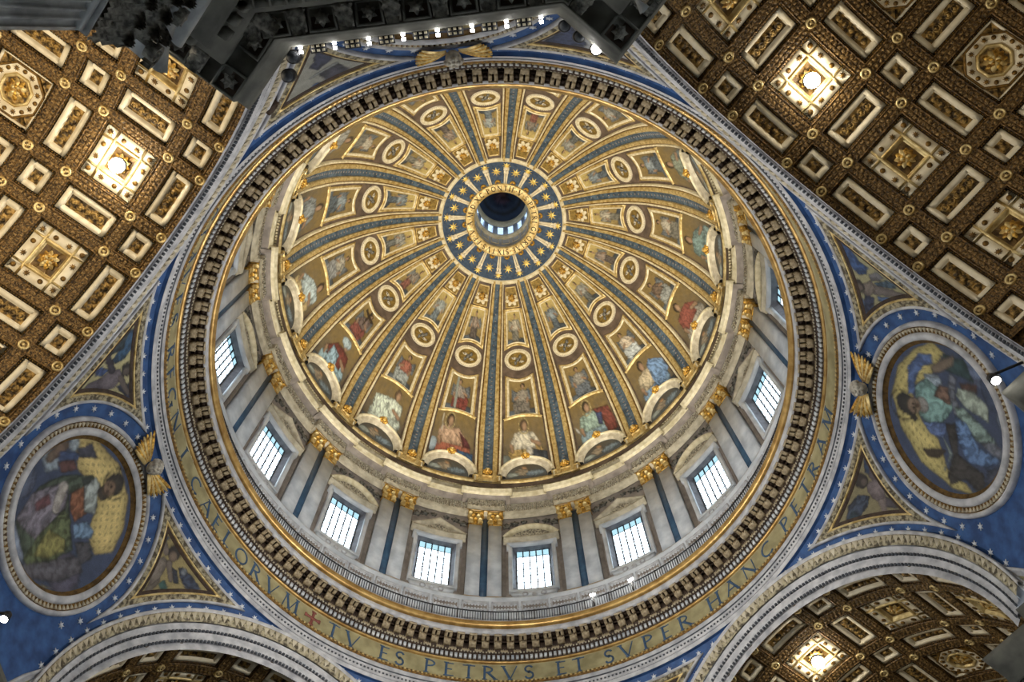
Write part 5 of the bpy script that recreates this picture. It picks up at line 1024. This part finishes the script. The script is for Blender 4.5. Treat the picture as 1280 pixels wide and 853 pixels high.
def coffer(kind, hx, hy):
    P = rect(-hx, hx, -hy, hy); mb = MB(); st = .5
    frame(mb, P, [(0, 0), (.06, .03), (.1, .0), (.26, .0), (.28, .05), (.33, .05), (.35, -.05), (.42, -.12), (.46, -.14)], SV, step=st); root = obj('coffer', mb, M['brown'])
    mb = MB(); beads(mb, P, SV, .4, .06, .2, .0); mb.apply(lambda v: v + np.array([0, 0, .02])); e_ = obj('egg_row', mb, M['bronze'], root, kind='stuff')
    q = .46
    if kind in ('rect', 'small'):
        mb = MB(); frame(mb, P, [(q, -.14), (q + .02, -.08), (q + .26, -.08), (q + .28, -.16), (q + .33, -.2)], SV, step=st); obj('ivory_frame', mb, M['ivory'], root)
        mb = MB(); fill(mb, inner(P, q + .32, st), SV, -.2); 
        ix, iy = hx - q - .4, hy - q - .4
        n = max(1, int(round(max(ix, iy) / .45)))
        for k in range(-n, n + 1):
            c = k * (max(ix, iy) - .2) / max(1, n); cx, cy = (c, 0) if ix > iy else (0, c)
            frame(mb, circ(cx, cy, min(.3, min(ix, iy) * .85), 10), [(0, -.2), (.02, -.1), (.1, -.1), (.12, -.2)], SV, step=9); plate(mb, starpts(5, .14, .07, 90 * k) + (cx, cy), SV, -.2, -.1)
        obj('relief_panel', mb, M['brownf'], root)
    elif kind == 'square':
        mb = MB(); frame(mb, P, [(q, -.14), (q + .02, -.08), (q + .52, -.08), (q + .54, -.12)], SV, step=st); f = obj('ivory_frame', mb, M['ivory'], root)
        for s in range(12):
            k = s % 3; sd = s // 3; c = ((k - 1) * (hx - q - .26) * 2 / 3 - .0 + ((hx - q - .26) / 3 if True else 0)); L = hx - q - .26; pos = [(-L + k * 2 * L / 3, -L), (L, -L + k * 2 * L / 3), (L - k * 2 * L / 3, L), (-L, L - k * 2 * L / 3)][sd]
            mb = MB(); plate(mb, (starpts(8, .17, .08) if s % 2 == 0 else circ(0, 0, .13, 10)) + pos, SV, -.08, -.03); obj('star_boss' if s % 2 == 0 else 'round_boss', mb, M['bronze'], f)
        mb = MB(); frame(mb, P, [(q + .54, -.12), (q + .58, -.02), (q + .68, -.02), (q + .72, -.2), (q + .8, -.25)], SV, step=st); obj('gilded_frame', mb, M['gold'], root)
        mb = MB(); fill(mb, inner(P, q + .78, st), SV, -.25); obj('ground', mb, M['oliveD'], root); rosette(root, .5)
    else:
        mb = MB(); fill(mb, inner(P, q, st), SV, -.2); obj('ground', mb, M['brownf'], root)
        mb = MB(); frame(mb, P, [(q, -.14), (q + .01, -.1), (q + .1, -.1), (q + .12, -.2)], SV, step=st); obj('ivory_line', mb, M['ivory'], root)
        O = circ(0, 0, 1.32, 8, 22.5, 382.5); O = np.stack([1.42 * np.cos(np.radians(22.5 + 45 * np.arange(8))), 1.42 * np.sin(np.radians(22.5 + 45 * np.arange(8)))], 1)
        mb = MB(); frame(mb, O, [(0, -.2), (0, -.08), (.05, -.04), (.12, -.08)], SV, step=.5); obj('outer_line', mb, M['bronze'], root)
        mb = MB(); frame(mb, O, [(.12, -.08), (.5, -.08), (.52, -.14)], SV, step=.5); f = obj('ivory_octagon', mb, M['ivory'], root)
        for s in range(16):
            a = R_(22.5 * s); mb = MB(); plate(mb, (starpts(8, .15, .07) if s % 2 else circ(0, 0, .11, 10)) + np.array([math.cos(a), math.sin(a)]) * 1.06, SV, -.08, -.03); obj('star_boss' if s % 2 else 'round_boss', mb, M['bronze'], f)
        mb = MB(); frame(mb, O, [(.52, -.14), (.56, -.04), (.66, -.04), (.7, -.22)], SV, step=.5); obj('gilded_frame', mb, M['gold'], root); rosette(root, .55)
    return root
def rosette(root, r):
    b = None
    for ring_, (n, rr, h) in enumerate(((10, r, .04), (8, r * .6, .1))):
        for k in range(n):
            a = 2 * np.pi * (k + .5 * ring_) / n; mb = MB(); u, v = np.meshgrid(np.linspace(0, 1, 5), np.linspace(-1, 1, 4), indexing='ij')
            px = u * rr; py = v * rr * .3 * np.sin(np.pi * (.12 + .82 * u)); mb.grid(SV(px * math.cos(a) - py * math.sin(a), px * math.sin(a) + py * math.cos(a), -.22 + h + .12 * np.sin(np.pi * u) * (1 - .4 * v * v)))
            if b is None: b = obj('rosette', mb, M['goldd'], root, smooth=True)
            else: 
                o_ = obj('petal', mb, M['goldd' if k % 2 else 'gold'], b, smooth=True)
    
CO = {'small': coffer('small', HNa, HNt), 'rectA': coffer('rect', HWa, HNt), 'rectB': coffer('rect', HNa, HWt), 'square': coffer('square', HWa, HWt), 'octagon': coffer('octagon', HWa, HWt)}
mb = MB(); frame(mb, circ(0, 0, .27, 16), [(0, 0), (0, .1), (.05, .14), (.11, .1), (.12, .02)], SV, step=9); fill(mb, circ(0, 0, .16, 8), SV, .03); plate(mb, starpts(6, .1, .05), SV, .03, .1); BOSS = obj('boss', mb, M['gold'])
cells = []; x = 20.42
for i in range(8):
    w = HNa if i % 2 == 0 else HWa; cells.append((i, x + w, w)); x += 2 * w
VEND = x
def put(o, par, u, th):
    m = Matrix.Translation((u, 0, 0)) @ Matrix.Translation((0, 0, VC)) @ Matrix.Rotation(-th, 4, 'X') @ Matrix.Translation((0, 0, -VC)); return inst(o, par, mw=m)
LAMPV = {}
for az, (x0, nm) in ARMS.items():
    sh = x0 - 20.05; mb = MB(); a = np.linspace(-np.pi / 2, np.pi / 2, 60)
    mb.grid(np.stack([np.stack([np.full(60, xx), (VR + .3) * np.sin(a), VC + (VR + .3) * np.cos(a)], -1) for xx in (x0 + .3, VEND + sh + 6)]))
    v = obj('vault_ceiling', mb, M['brown'], smooth=True); tag(v, 'gilded coffered barrel vault at the %s of the dome' % ({'left': 'upper left', 'right': 'upper right'}.get(nm, nm)), 'vault', kind='structure')
    for i, xc, hw in cells:
        for j in range(-5, 6):
            th = R_(15 * j); wide = j % 2 == 0
            if az == 180 and not (-3 <= j <= 5): pass
            k = ('rectB' if wide else 'small') if i % 2 == 0 else (('square' if (i // 2) % 2 == 0 else 'octagon') if wide else 'rectA')
            put(CO[k], v, xc + sh, th)
    for i in range(9):
        xb = (cells[i][1] - cells[i][2] if i < 8 else VEND) + sh
        for j in range(-5, 6):
            for s in ((-1, 1) if j % 2 == 0 else ()): put(BOSS, v, xb + (.27 if i == 0 else 0), R_(15 * j) + s * R_(9.4))
    mb = MB()
    bl = lambda u, th: mb.add([(u + dx, (VR - h) * math.sin(th + dt), VC + (VR - h) * math.cos(th + dt)) for dx, dt, h in ((-.11, -.009, 0), (.11, -.009, 0), (.11, .009, 0), (-.11, .009, 0), (0, 0, .13))], None, [(0, 1, 4), (1, 2, 4), (2, 3, 4), (3, 0, 4)])
    for i in range(9):
        xb = (cells[i][1] - cells[i][2] if i < 8 else VEND) + sh
        for th in np.arange(-80, 80, 1.35):
            if i: bl(xb - .12, R_(th))
            bl(xb + .12, R_(th + .6))
    for j in range(-5, 6):
        for s in ((-1, 1) if j % 2 == 0 else ()):
            th = R_(15 * j + s * 9.4)
            for u in np.arange(x0 + .4, VEND + sh, .27): bl(u, th - .011); bl(u + .13, th + .011)
    obj('garland', mb, M['garl'], v, kind='stuff')
    v.rotation_euler[2] = R_(az)
for o in list(CO.values()) + [BOSS]:
    for c in list(o.children):
        for g in list(c.children): bpy.data.objects.remove(g)
        bpy.data.objects.remove(c)
    bpy.data.objects.remove(o)
# lit lamps at the crown coffers
for az, (x0, nm) in ARMS.items():
    if az == 90: continue
    a = R_(az); xl = 24.3 + x0 - 20.05; z = VC + VR
    t = thing('vault_lamp', (xl * math.cos(a), xl * math.sin(a), z), 'glaring round lamp hung in a crown coffer of the %s vault' % {'left': 'upper left', 'right': 'upper right'}.get(nm, nm), 'lamp', 'lamps in the vaults')
    for pn, (r, zz, zt), mt in (('stem', (.06, z - .2, z + .25), 'iron'), ('shade', (.4, z - .2, z - .1), 'iron')):
        mb = MB(); mb.lathe([(0, zz), (r, zz), (r, zt), (0, zt)], 0, 360, 16); mb.apply(lambda v: v + np.array([xl * math.cos(a), xl * math.sin(a), 0])); obj(pn, mb, M[mt], t)
    mb = MB(); mb.ball((xl * math.cos(a), xl * math.sin(a), z - .36), .38, 14, 10); obj('bulb', mb, M['lampwarm'], t, smooth=True)
    lamp('vault_lamp_light', (xl * math.cos(a), xl * math.sin(a), z - 1.1), {180: 230, 270: 120, 0: 80}[az], (1, .86, .64), .3)
    xf = xl + 6; lamp('vault_wash_light', (xf * math.cos(a), xf * math.sin(a), 34.0), {180: 4200, 270: 520, 0: 200}[az], (1, .84, .6), .6)

# unseen end walls added to cut the daylight entering the arms, open below
for az, (x0, nm) in ARMS.items():
    mb = MB(); mb.box(46, 46.6, -12.2, 12.2, 14, 47); w = tag(obj('wall_end', mb, M['trav']), 'plain end wall of the %s arm of the church' % {'left': 'upper left', 'right': 'upper right'}.get(nm, nm), 'wall', kind='structure'); w.rotation_euler[2] = R_(az)

# ================================================================== PIERS (built in the +X +Y corner, then turned)
OUT = np.array([(11.38, 46), (11.38, 20.1), (12.85, 20.1), (20.1, 12.85), (20.1, 11.38), (46, 11.38)], float)
def SPl(x, y, h): return np.stack([x, y, h + 0 * x], -1)
def sweep(mb, P, prof):                          # prof: (projection, z)
    m = offs(P, False); mb.grid(np.stack([np.concatenate([P - m * o, np.full((len(P), 1), z)], 1) for o, z in prof], 1))
def pier(az, detail):
    q = {45: 'far', 225: 'near', 135: 'left', 315: 'right'}[az]
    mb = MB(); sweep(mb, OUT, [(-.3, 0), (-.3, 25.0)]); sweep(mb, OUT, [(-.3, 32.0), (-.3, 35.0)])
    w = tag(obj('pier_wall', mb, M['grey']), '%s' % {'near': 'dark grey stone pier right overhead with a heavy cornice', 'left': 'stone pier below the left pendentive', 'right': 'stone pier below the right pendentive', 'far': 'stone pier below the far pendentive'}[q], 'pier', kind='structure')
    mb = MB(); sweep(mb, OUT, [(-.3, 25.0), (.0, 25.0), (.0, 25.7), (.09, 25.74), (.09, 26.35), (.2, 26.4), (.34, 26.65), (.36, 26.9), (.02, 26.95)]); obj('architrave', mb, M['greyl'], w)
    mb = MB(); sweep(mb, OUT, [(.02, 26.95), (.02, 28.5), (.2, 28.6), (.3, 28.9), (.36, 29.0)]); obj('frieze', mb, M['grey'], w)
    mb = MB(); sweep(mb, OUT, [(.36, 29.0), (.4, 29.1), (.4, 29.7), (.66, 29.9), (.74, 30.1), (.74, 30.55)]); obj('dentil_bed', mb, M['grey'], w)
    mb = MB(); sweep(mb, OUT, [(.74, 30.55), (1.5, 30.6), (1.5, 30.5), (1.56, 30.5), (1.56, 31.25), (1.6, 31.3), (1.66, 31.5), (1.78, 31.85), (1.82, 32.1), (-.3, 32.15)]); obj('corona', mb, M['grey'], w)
    # dentils, modillions, rosettes along each side
    segs = [(1, 'chamfer', OUT[2], OUT[3], 7)] + [(k, 'side', *p) for k, p in enumerate(((OUT[1] + (0, 14.2), OUT[1], 10), (OUT[1], OUT[2], 1), (OUT[3], OUT[4], 1), (OUT[4], OUT[4] + (14.2, 0), 10)))]
    mbd = MB()
    protos = []
    for k, _n, a, b, n in segs:
        d = (b - a); L = np.linalg.norm(d); d = d / L; nn = np.array([d[1], -d[0]])
        if nn @ np.array([-1, -1]) < -1e-6: nn = -nn
        if abs(d[0]) > .9: nn = np.array([0, -1.0])
        if abs(d[1]) > .9: nn = np.array([-1.0, 0])
        if _n == 'side' and n == 10 and not detail: n = 6; b = a + d * L * .6 if k == 3 else b; a = b - d * L * .6 if k == 0 else a; L = np.linalg.norm(b - a)
        def SS3(x, y, h, a=a, d=d, nn=nn): return np.stack([a[0] + d[0] * x + nn[0] * h, a[1] + d[1] * x + nn[1] * h, y + 0 * x], -1)
        def SF(x, y, h, a=a, d=d, nn=nn): return np.stack([a[0] + d[0] * x + nn[0] * y, a[1] + d[1] * x + nn[1] * y, 30.58 - h + 0 * x], -1)
        nd = int(round(L / .48))
        for i in range(nd): x = (i + .5) * L / nd; e = .15; mbd.loft(np.stack([SS3(x + np.array([-e, e, e, -e]), np.full(4, z), np.array([.66, .66, .38, .38])) for z in (29.15, 29.68)]))
        st = L / n if n > 1 else 1.39
        for i in range(n + (1 if n > 1 else 0)):
            x = i * L / n if n > 1 else L / 2 - .35
            mb = MB(); u = np.linspace(0, 1, 8); pr = [(.74 + .72 * t, .34 * (1 - t) ** .7 + .1 + .05 * math.sin(6.3 * t)) for t in u]
            mb.loft(np.stack([SF(x + np.array([-.24, .24, .24, -.24]), np.full(4, o), np.array([h, h, 0, 0])) for o, h in pr]))
            m_ = obj('modillion', mb, M['greyd'], w)
            mb = MB(); uu, v = np.meshgrid(np.linspace(0, 1, 7), np.linspace(-1, 1, 5), indexing='ij'); mb.grid(SF(x + v * .3 * (1 - .35 * uu) * (1 + .15 * np.cos(uu * 20)), .8 + .72 * uu, .4 - .22 * uu + .1 * np.maximum(0, uu - .75) * 4 + .05 * (1 - v * v)))
            obj('acanthus_leaf', mb, M['greyd'], m_, smooth=True)
            if i < n:
                xc = x + st / 2 if n > 1 else L / 2 + .35
                mb = MB(); frame(mb, rect(xc - .38, xc + .38, .78, 1.44), [(-.06, 0), (-.06, .1), (.02, .12), (.04, .0)], SF, step=9); r_ = obj('coffer', mb, M['grey'], w)
                mb = MB(); fill(mb, rect(xc - .34, xc + .34, .82, 1.4), SF, .01); obj('ground', mb, M['soffit'], r_)
                mb = MB(); plate(mb, starpts(6, .28, .17) + (xc, 1.11), SF, .0, .1); plate(mb, starpts(6, .17, .1, 120) + (xc, 1.11), SF, .1, .18); obj('rosette', mb, M['greyd'], r_)
    obj('dentil_row', mbd, M['grey'], w, kind='stuff')
    for cx, cy in ((11.38, 20.1), (20.1, 11.38)):
        SC_ = lambda x, y, h: np.stack([cx - 1.11 + x + 0 * y, cy - 1.11 + y + 0 * x, 30.58 - h + 0 * x], -1)
        mb = MB(); frame(mb, rect(-.38, .38, -.38, .38), [(-.06, 0), (-.06, .1), (.02, .12), (.04, .0)], SC_, step=9); r_ = obj('coffer', mb, M['grey'], w)
        mb = MB(); fill(mb, rect(-.34, .34, -.34, .34), SC_, .01); obj('ground', mb, M['soffit'], r_)
        mb = MB(); plate(mb, starpts(6, .28, .17), SC_, .0, .1); plate(mb, starpts(6, .17, .1, 120), SC_, .1, .18); obj('rosette', mb, M['greyd'], r_)
    w.rotation_euler[2] = R_(az - 45)
    return w
def fluted(az, side):
    """giant fluted pilaster: side 0 stands on the face x = 19.9, side 1 on y = 19.9"""
    if side == 0: S = lambda x, z, h: np.stack([20.1 - h + 0 * x, 12.12 + x, z + 0 * x], -1)
    else: S = lambda x, z, h: np.stack([12.12 + x, 20.1 - h + 0 * x, z + 0 * x], -1)
    q = {45: 'far', 225: 'near', 135: 'left', 315: 'right'}[az]
    t = thing('fluted_pilaster', tuple(S(np.array(0.), np.array(0.), np.array(0.))), 'giant fluted grey pilaster with acanthus capital on the %s face of the %s pier' % ('vault-side' if side == 0 else 'other', q), 'pilaster', 'giant pilasters of the piers')
    prof = [(-.82, -.3), (-.82, 0), (-.74, 0)]
    for k in range(7):
        c = -.66 + k * .22; prof += [(c - .085 + .085 * (1 - math.cos(a)), -.085 * math.sin(a)) for a in np.linspace(0, math.pi, 7)]
    prof += [(.74, 0), (.82, 0), (.82, -.3)]
    prof = np.array(prof); prof[3:-3, 0] = np.clip(prof[3:-3, 0], -.74, .74)
    mb = MB(); mb.grid(np.stack([S(prof[:, 0], np.full(len(prof), z), prof[:, 1]) for z in (1.8, 20.95)])); 
    mb.loft(np.stack([S(np.array([-.82, .82, .82, -.82]), np.full(4, z), np.array([0.0, 0, -.3, -.3])) for z in (20.95, 21.35)])); obj('shaft', mb, M['greyl'], t)
    mb = MB()
    for z0, z1, e in ((0, .6, .25), (.6, 1.2, .16), (1.2, 1.8, .06)): mb.loft(np.stack([S(np.array([-.82 - e, .82 + e, .82 + e, -.82 - e]), np.full(4, z), np.array([e, e, -.3, -.3])) for z in (z0, z1)]))
    obj('base', mb, M['grey'], t)
    mb = MB(); a = np.linspace(0, np.pi, 7)
    for z0, r in ((21.35, .09), (21.52, .05)):
        mb.loft(np.stack([S(np.array([-.82 - e, .82 + e, .82 + e, -.82 - e]), np.full(4, z), np.array([e, e, -.3, -.3])) for z, e in [(z0 + r - r * math.cos(b), r * math.sin(b)) for b in a]]))
    obj('astragal', mb, M['greyl'], t)
    mb = MB(); mb.loft(np.stack([S(np.array([-w, w, w, -w]), np.full(4, z), np.array([h, h, -.3, -.3])) for z, w, h in ((21.6, .8, 0), (23.6, .84, .04), (24.3, .98, .2), (24.55, 1.08, .34))])); cp = obj('capital', mb, M['greyd'], t)
    mb = MB(); mb.loft(np.stack([S(np.array([-1.42, -.9, -.4, 0, .4, .9, 1.42, 1.34, -1.34]), np.full(9, z), np.array([.85, .58, .45, .42, .45, .58, .85, -.3, -.3]) + e) for z, e in ((24.5, -.08), (24.62, 0), (24.85, .0), (25.0, .05))])); obj('abacus', mb, M['greyl'], cp)
    for row, (z, n, ht, cu_, wd) in enumerate(((21.6, 4, 1.25, .5, .5), (22.2, 3, 1.65, .66, .5), (23.0, 2, 1.35, .75, .5))):
        for k in range(n):
            x = (k - (n - 1) / 2) * (.5 if row < 2 else 1.1)
            mb = MB(); u, v = np.meshgrid(np.linspace(0, 1, 12), np.linspace(-1, 1, 9), indexing='ij'); w = wd * .55 * (.7 + .45 * np.sin(np.pi * np.minimum(1, u + .1))) * (1 + .16 * np.cos(u * 26)) * np.where(u > .85, 1 - (u - .85) * 3, 1)
            zz = z + ht * np.minimum(u * 1.2, 1.0) - ht * .9 * np.maximum(0, u - .82) * 1.3; mb.grid(S(x + v * w, zz, .05 + cu_ * u ** 2.4 + .07 * (1 - v * v) + .035 * np.cos(v * 12)))
            obj('acanthus_leaf', mb, M['greyd'], cp, smooth=True)
    for sx in (-1, 1):
        mb = MB(); a = np.linspace(0, 4.2 * np.pi, 40); r = .34 * np.exp(-a * .12); cx, cz = sx * 1.0, 24.1
        P = np.stack([cx + sx * r * np.cos(a), cz + r * np.sin(a)], 1); G = []
        for o, h in ((.05, .45), (.05, .72), (-.05, .72), (-.05, .45)): G.append(S(cx + (P[:, 0] - cx) * (1 + o / .3), cz + (P[:, 1] - cz) * (1 + o / .3), h))
        mb.grid(np.stack(G, 1)); obj('volute', mb, M['greyd'], cp)
    mb = MB(); plate(mb, starpts(6, .26, .15) + (0, 24.75), S, .4, .62); obj('flower', mb, M['greyd'], cp)
    turn2(t, az - 45); return t
def turn2(t, a): t.location = Matrix.Rotation(R_(a), 3, 'Z') @ t.location; t.rotation_euler[2] = R_(a)
for az in (225, 315, 135, 45):
    pier(az, az == 225)
    for sd in ((0, 1) if az != 45 else ()): fluted(az, sd)

# ---- lamps, panels and loudspeakers on the near cornice, lamps on the left one
def at(p, az, mt, z0, z1, w, d, name, par):      # a box at plan point p facing the dome
    a = R_(az); e = np.array([math.cos(a), math.sin(a)]); f = np.array([-e[1], e[0]]); mb = MB()
    c = [np.array(p) + f * sx * w + e * sy * d for sx, sy in ((-1, -1), (1, -1), (1, 1), (-1, 1))]
    mb.loft(np.array([[(*q, z) for q in c] for z in (z0, z1)])); return obj(name, mb, M[mt], par)
K8 = ['first', 'second', 'third', 'fourth', 'fifth', 'sixth', 'seventh', 'eighth']
def lamp_row(az, full):
    a = R_(az - 45); c, s = math.cos(a), math.sin(a)
    for k in range(8):
        for kind in (('lamp', 'panel') if k < 7 else ('lamp',)):
            f = (k + (0 if kind == 'lamp' else .5)) / 7; p = np.array([12.38 + 5.62 * f, 17.82 - 5.62 * f]); p = np.array([c * p[0] - s * p[1], s * p[0] + c * p[1]]) if True else p
            e = -np.array([math.cos(R_(az)), math.sin(R_(az))]); kk = 7 - k if az == 225 else k
            if az == 135 and not (kind == 'lamp' and 3 <= k <= 4): continue
            nth = K8[(7 if kind == 'lamp' else 6) - k] if az == 225 else ('lower one' if k == 3 else 'upper one')
            lab_ = ('%s from the left on the dark near cornice' % nth) if az == 225 else ('at the bottom left edge, %s' % nth)
            if kind == 'lamp':
                t = thing('cornice_lamp', (*p, 32.1), 'white twin spotlight, %s' % lab_, 'lamp', 'spotlights on the pier cornices')
                at(p - e * .3, az, 'iron', 32.12, 32.2, .05, .35, 'bracket', t)
                for i, o in enumerate((.06, -.1)): at(p + e * o, az, 'lampw', 32.1, 32.14, .06, .05, 'lens', t)
            else:
                t = thing('floodlight_panel', (*p, 32.1), 'black gridded panel, %s' % lab_, 'floodlight', 'black panels on the pier cornices')
                at(p, az, 'iron', 32.2, 32.26, .27, .15, 'housing', t)
                for i in range(3):
                    for j in range(2):
                        o = np.array([-math.sin(R_(az)), math.cos(R_(az))]) * (i - 1) * .17 + e * (j - .5) * .14; at(p + o, az, 'ivory', 32.17, 32.2, .05, .04, 'lens', t)
lamp_row(225, True)
for i, (x, y, r) in enumerate(((-18.1, -11.85, .23), (-17.9, -11.25, .23), (-11.66, -18.15, .2), (-11.07, -18.2, .2))):
    t = thing('loudspeaker', (x, y, 32.1), 'round black loudspeaker on the dark near cornice, %s' % ('upper one beside the left vault', 'lower one beside the left vault', 'one nearer the lamp row on the right', 'one between lamp row and hanging lamp')[i], 'loudspeaker', 'loudspeakers on the near cornice')
    for pn, z0, z1, rr, mt in (('cabinet', 32.15, 32.6, r, 'iron'), ('grille', 32.1, 32.15, r * .8, 'lead')):
        mb = MB(); mb.lathe([(0, z0), (rr, z0), (rr, z1), (0, z1)], 0, 360, 20); mb.apply(lambda v: v + np.array([x, y, 0])); obj(pn, mb, M[mt], t)
for nm, (x, y, z), lb in (('round_floodlight', (-15.25, 14.72, 33.0), 'glaring lamp at the left edge above the lower left vault'), ('round_floodlight', (-10.38, -18.25, 32.2), 'black floodlight with white lens on the dark near cornice at right'), ('round_floodlight', (9.1, -18.5, 32.2), 'single bright floodlight on the cornice corner at the right edge')):
    t = thing(nm, (x, y, z), lb, 'floodlight')
    mb = MB(); mb.lathe([(.06, .4), (.18, .34), (.22, .0), (.0, .0)], 0, 360, 18); mb.apply(lambda v: v + np.array([x, y, z])); obj('housing', mb, M['iron'], t)
    mb = MB(); mb.lathe([(.0, -.03), (.17, -.03), (.17, .0)], 0, 360, 18); mb.apply(lambda v: v + np.array([x, y, z])); obj('lens', mb, M['lampw'], t)
    mb = MB(); a = math.atan2(y, x); mb.box(-.04, .04, -.04, .04, .3, .5); mb.box(0, 1.3, -.04, .04, .42, .5); mb.apply(lambda v: np.stack([v[:, 0] * math.cos(a) - v[:, 1] * math.sin(a) + x, v[:, 0] * math.sin(a) + v[:, 1] * math.cos(a) + y, v[:, 2] + z], 1)); obj('arm', mb, M['iron'], t)

t = thing('junction_box', (-19.95, -6.97, 46.4), 'small reddish-brown box fixed to the white arch below the loudspeakers', 'box')
mb = MB(); mb.box(-20.15, -19.75, -7.35, -6.6, 46.2, 46.75); obj('casing', mb, M['soffit'], t)
mb = MB(); mb.box(-19.78, -19.72, -7.2, -6.75, 46.3, 46.65); obj('cover', mb, M['soffit'], t)
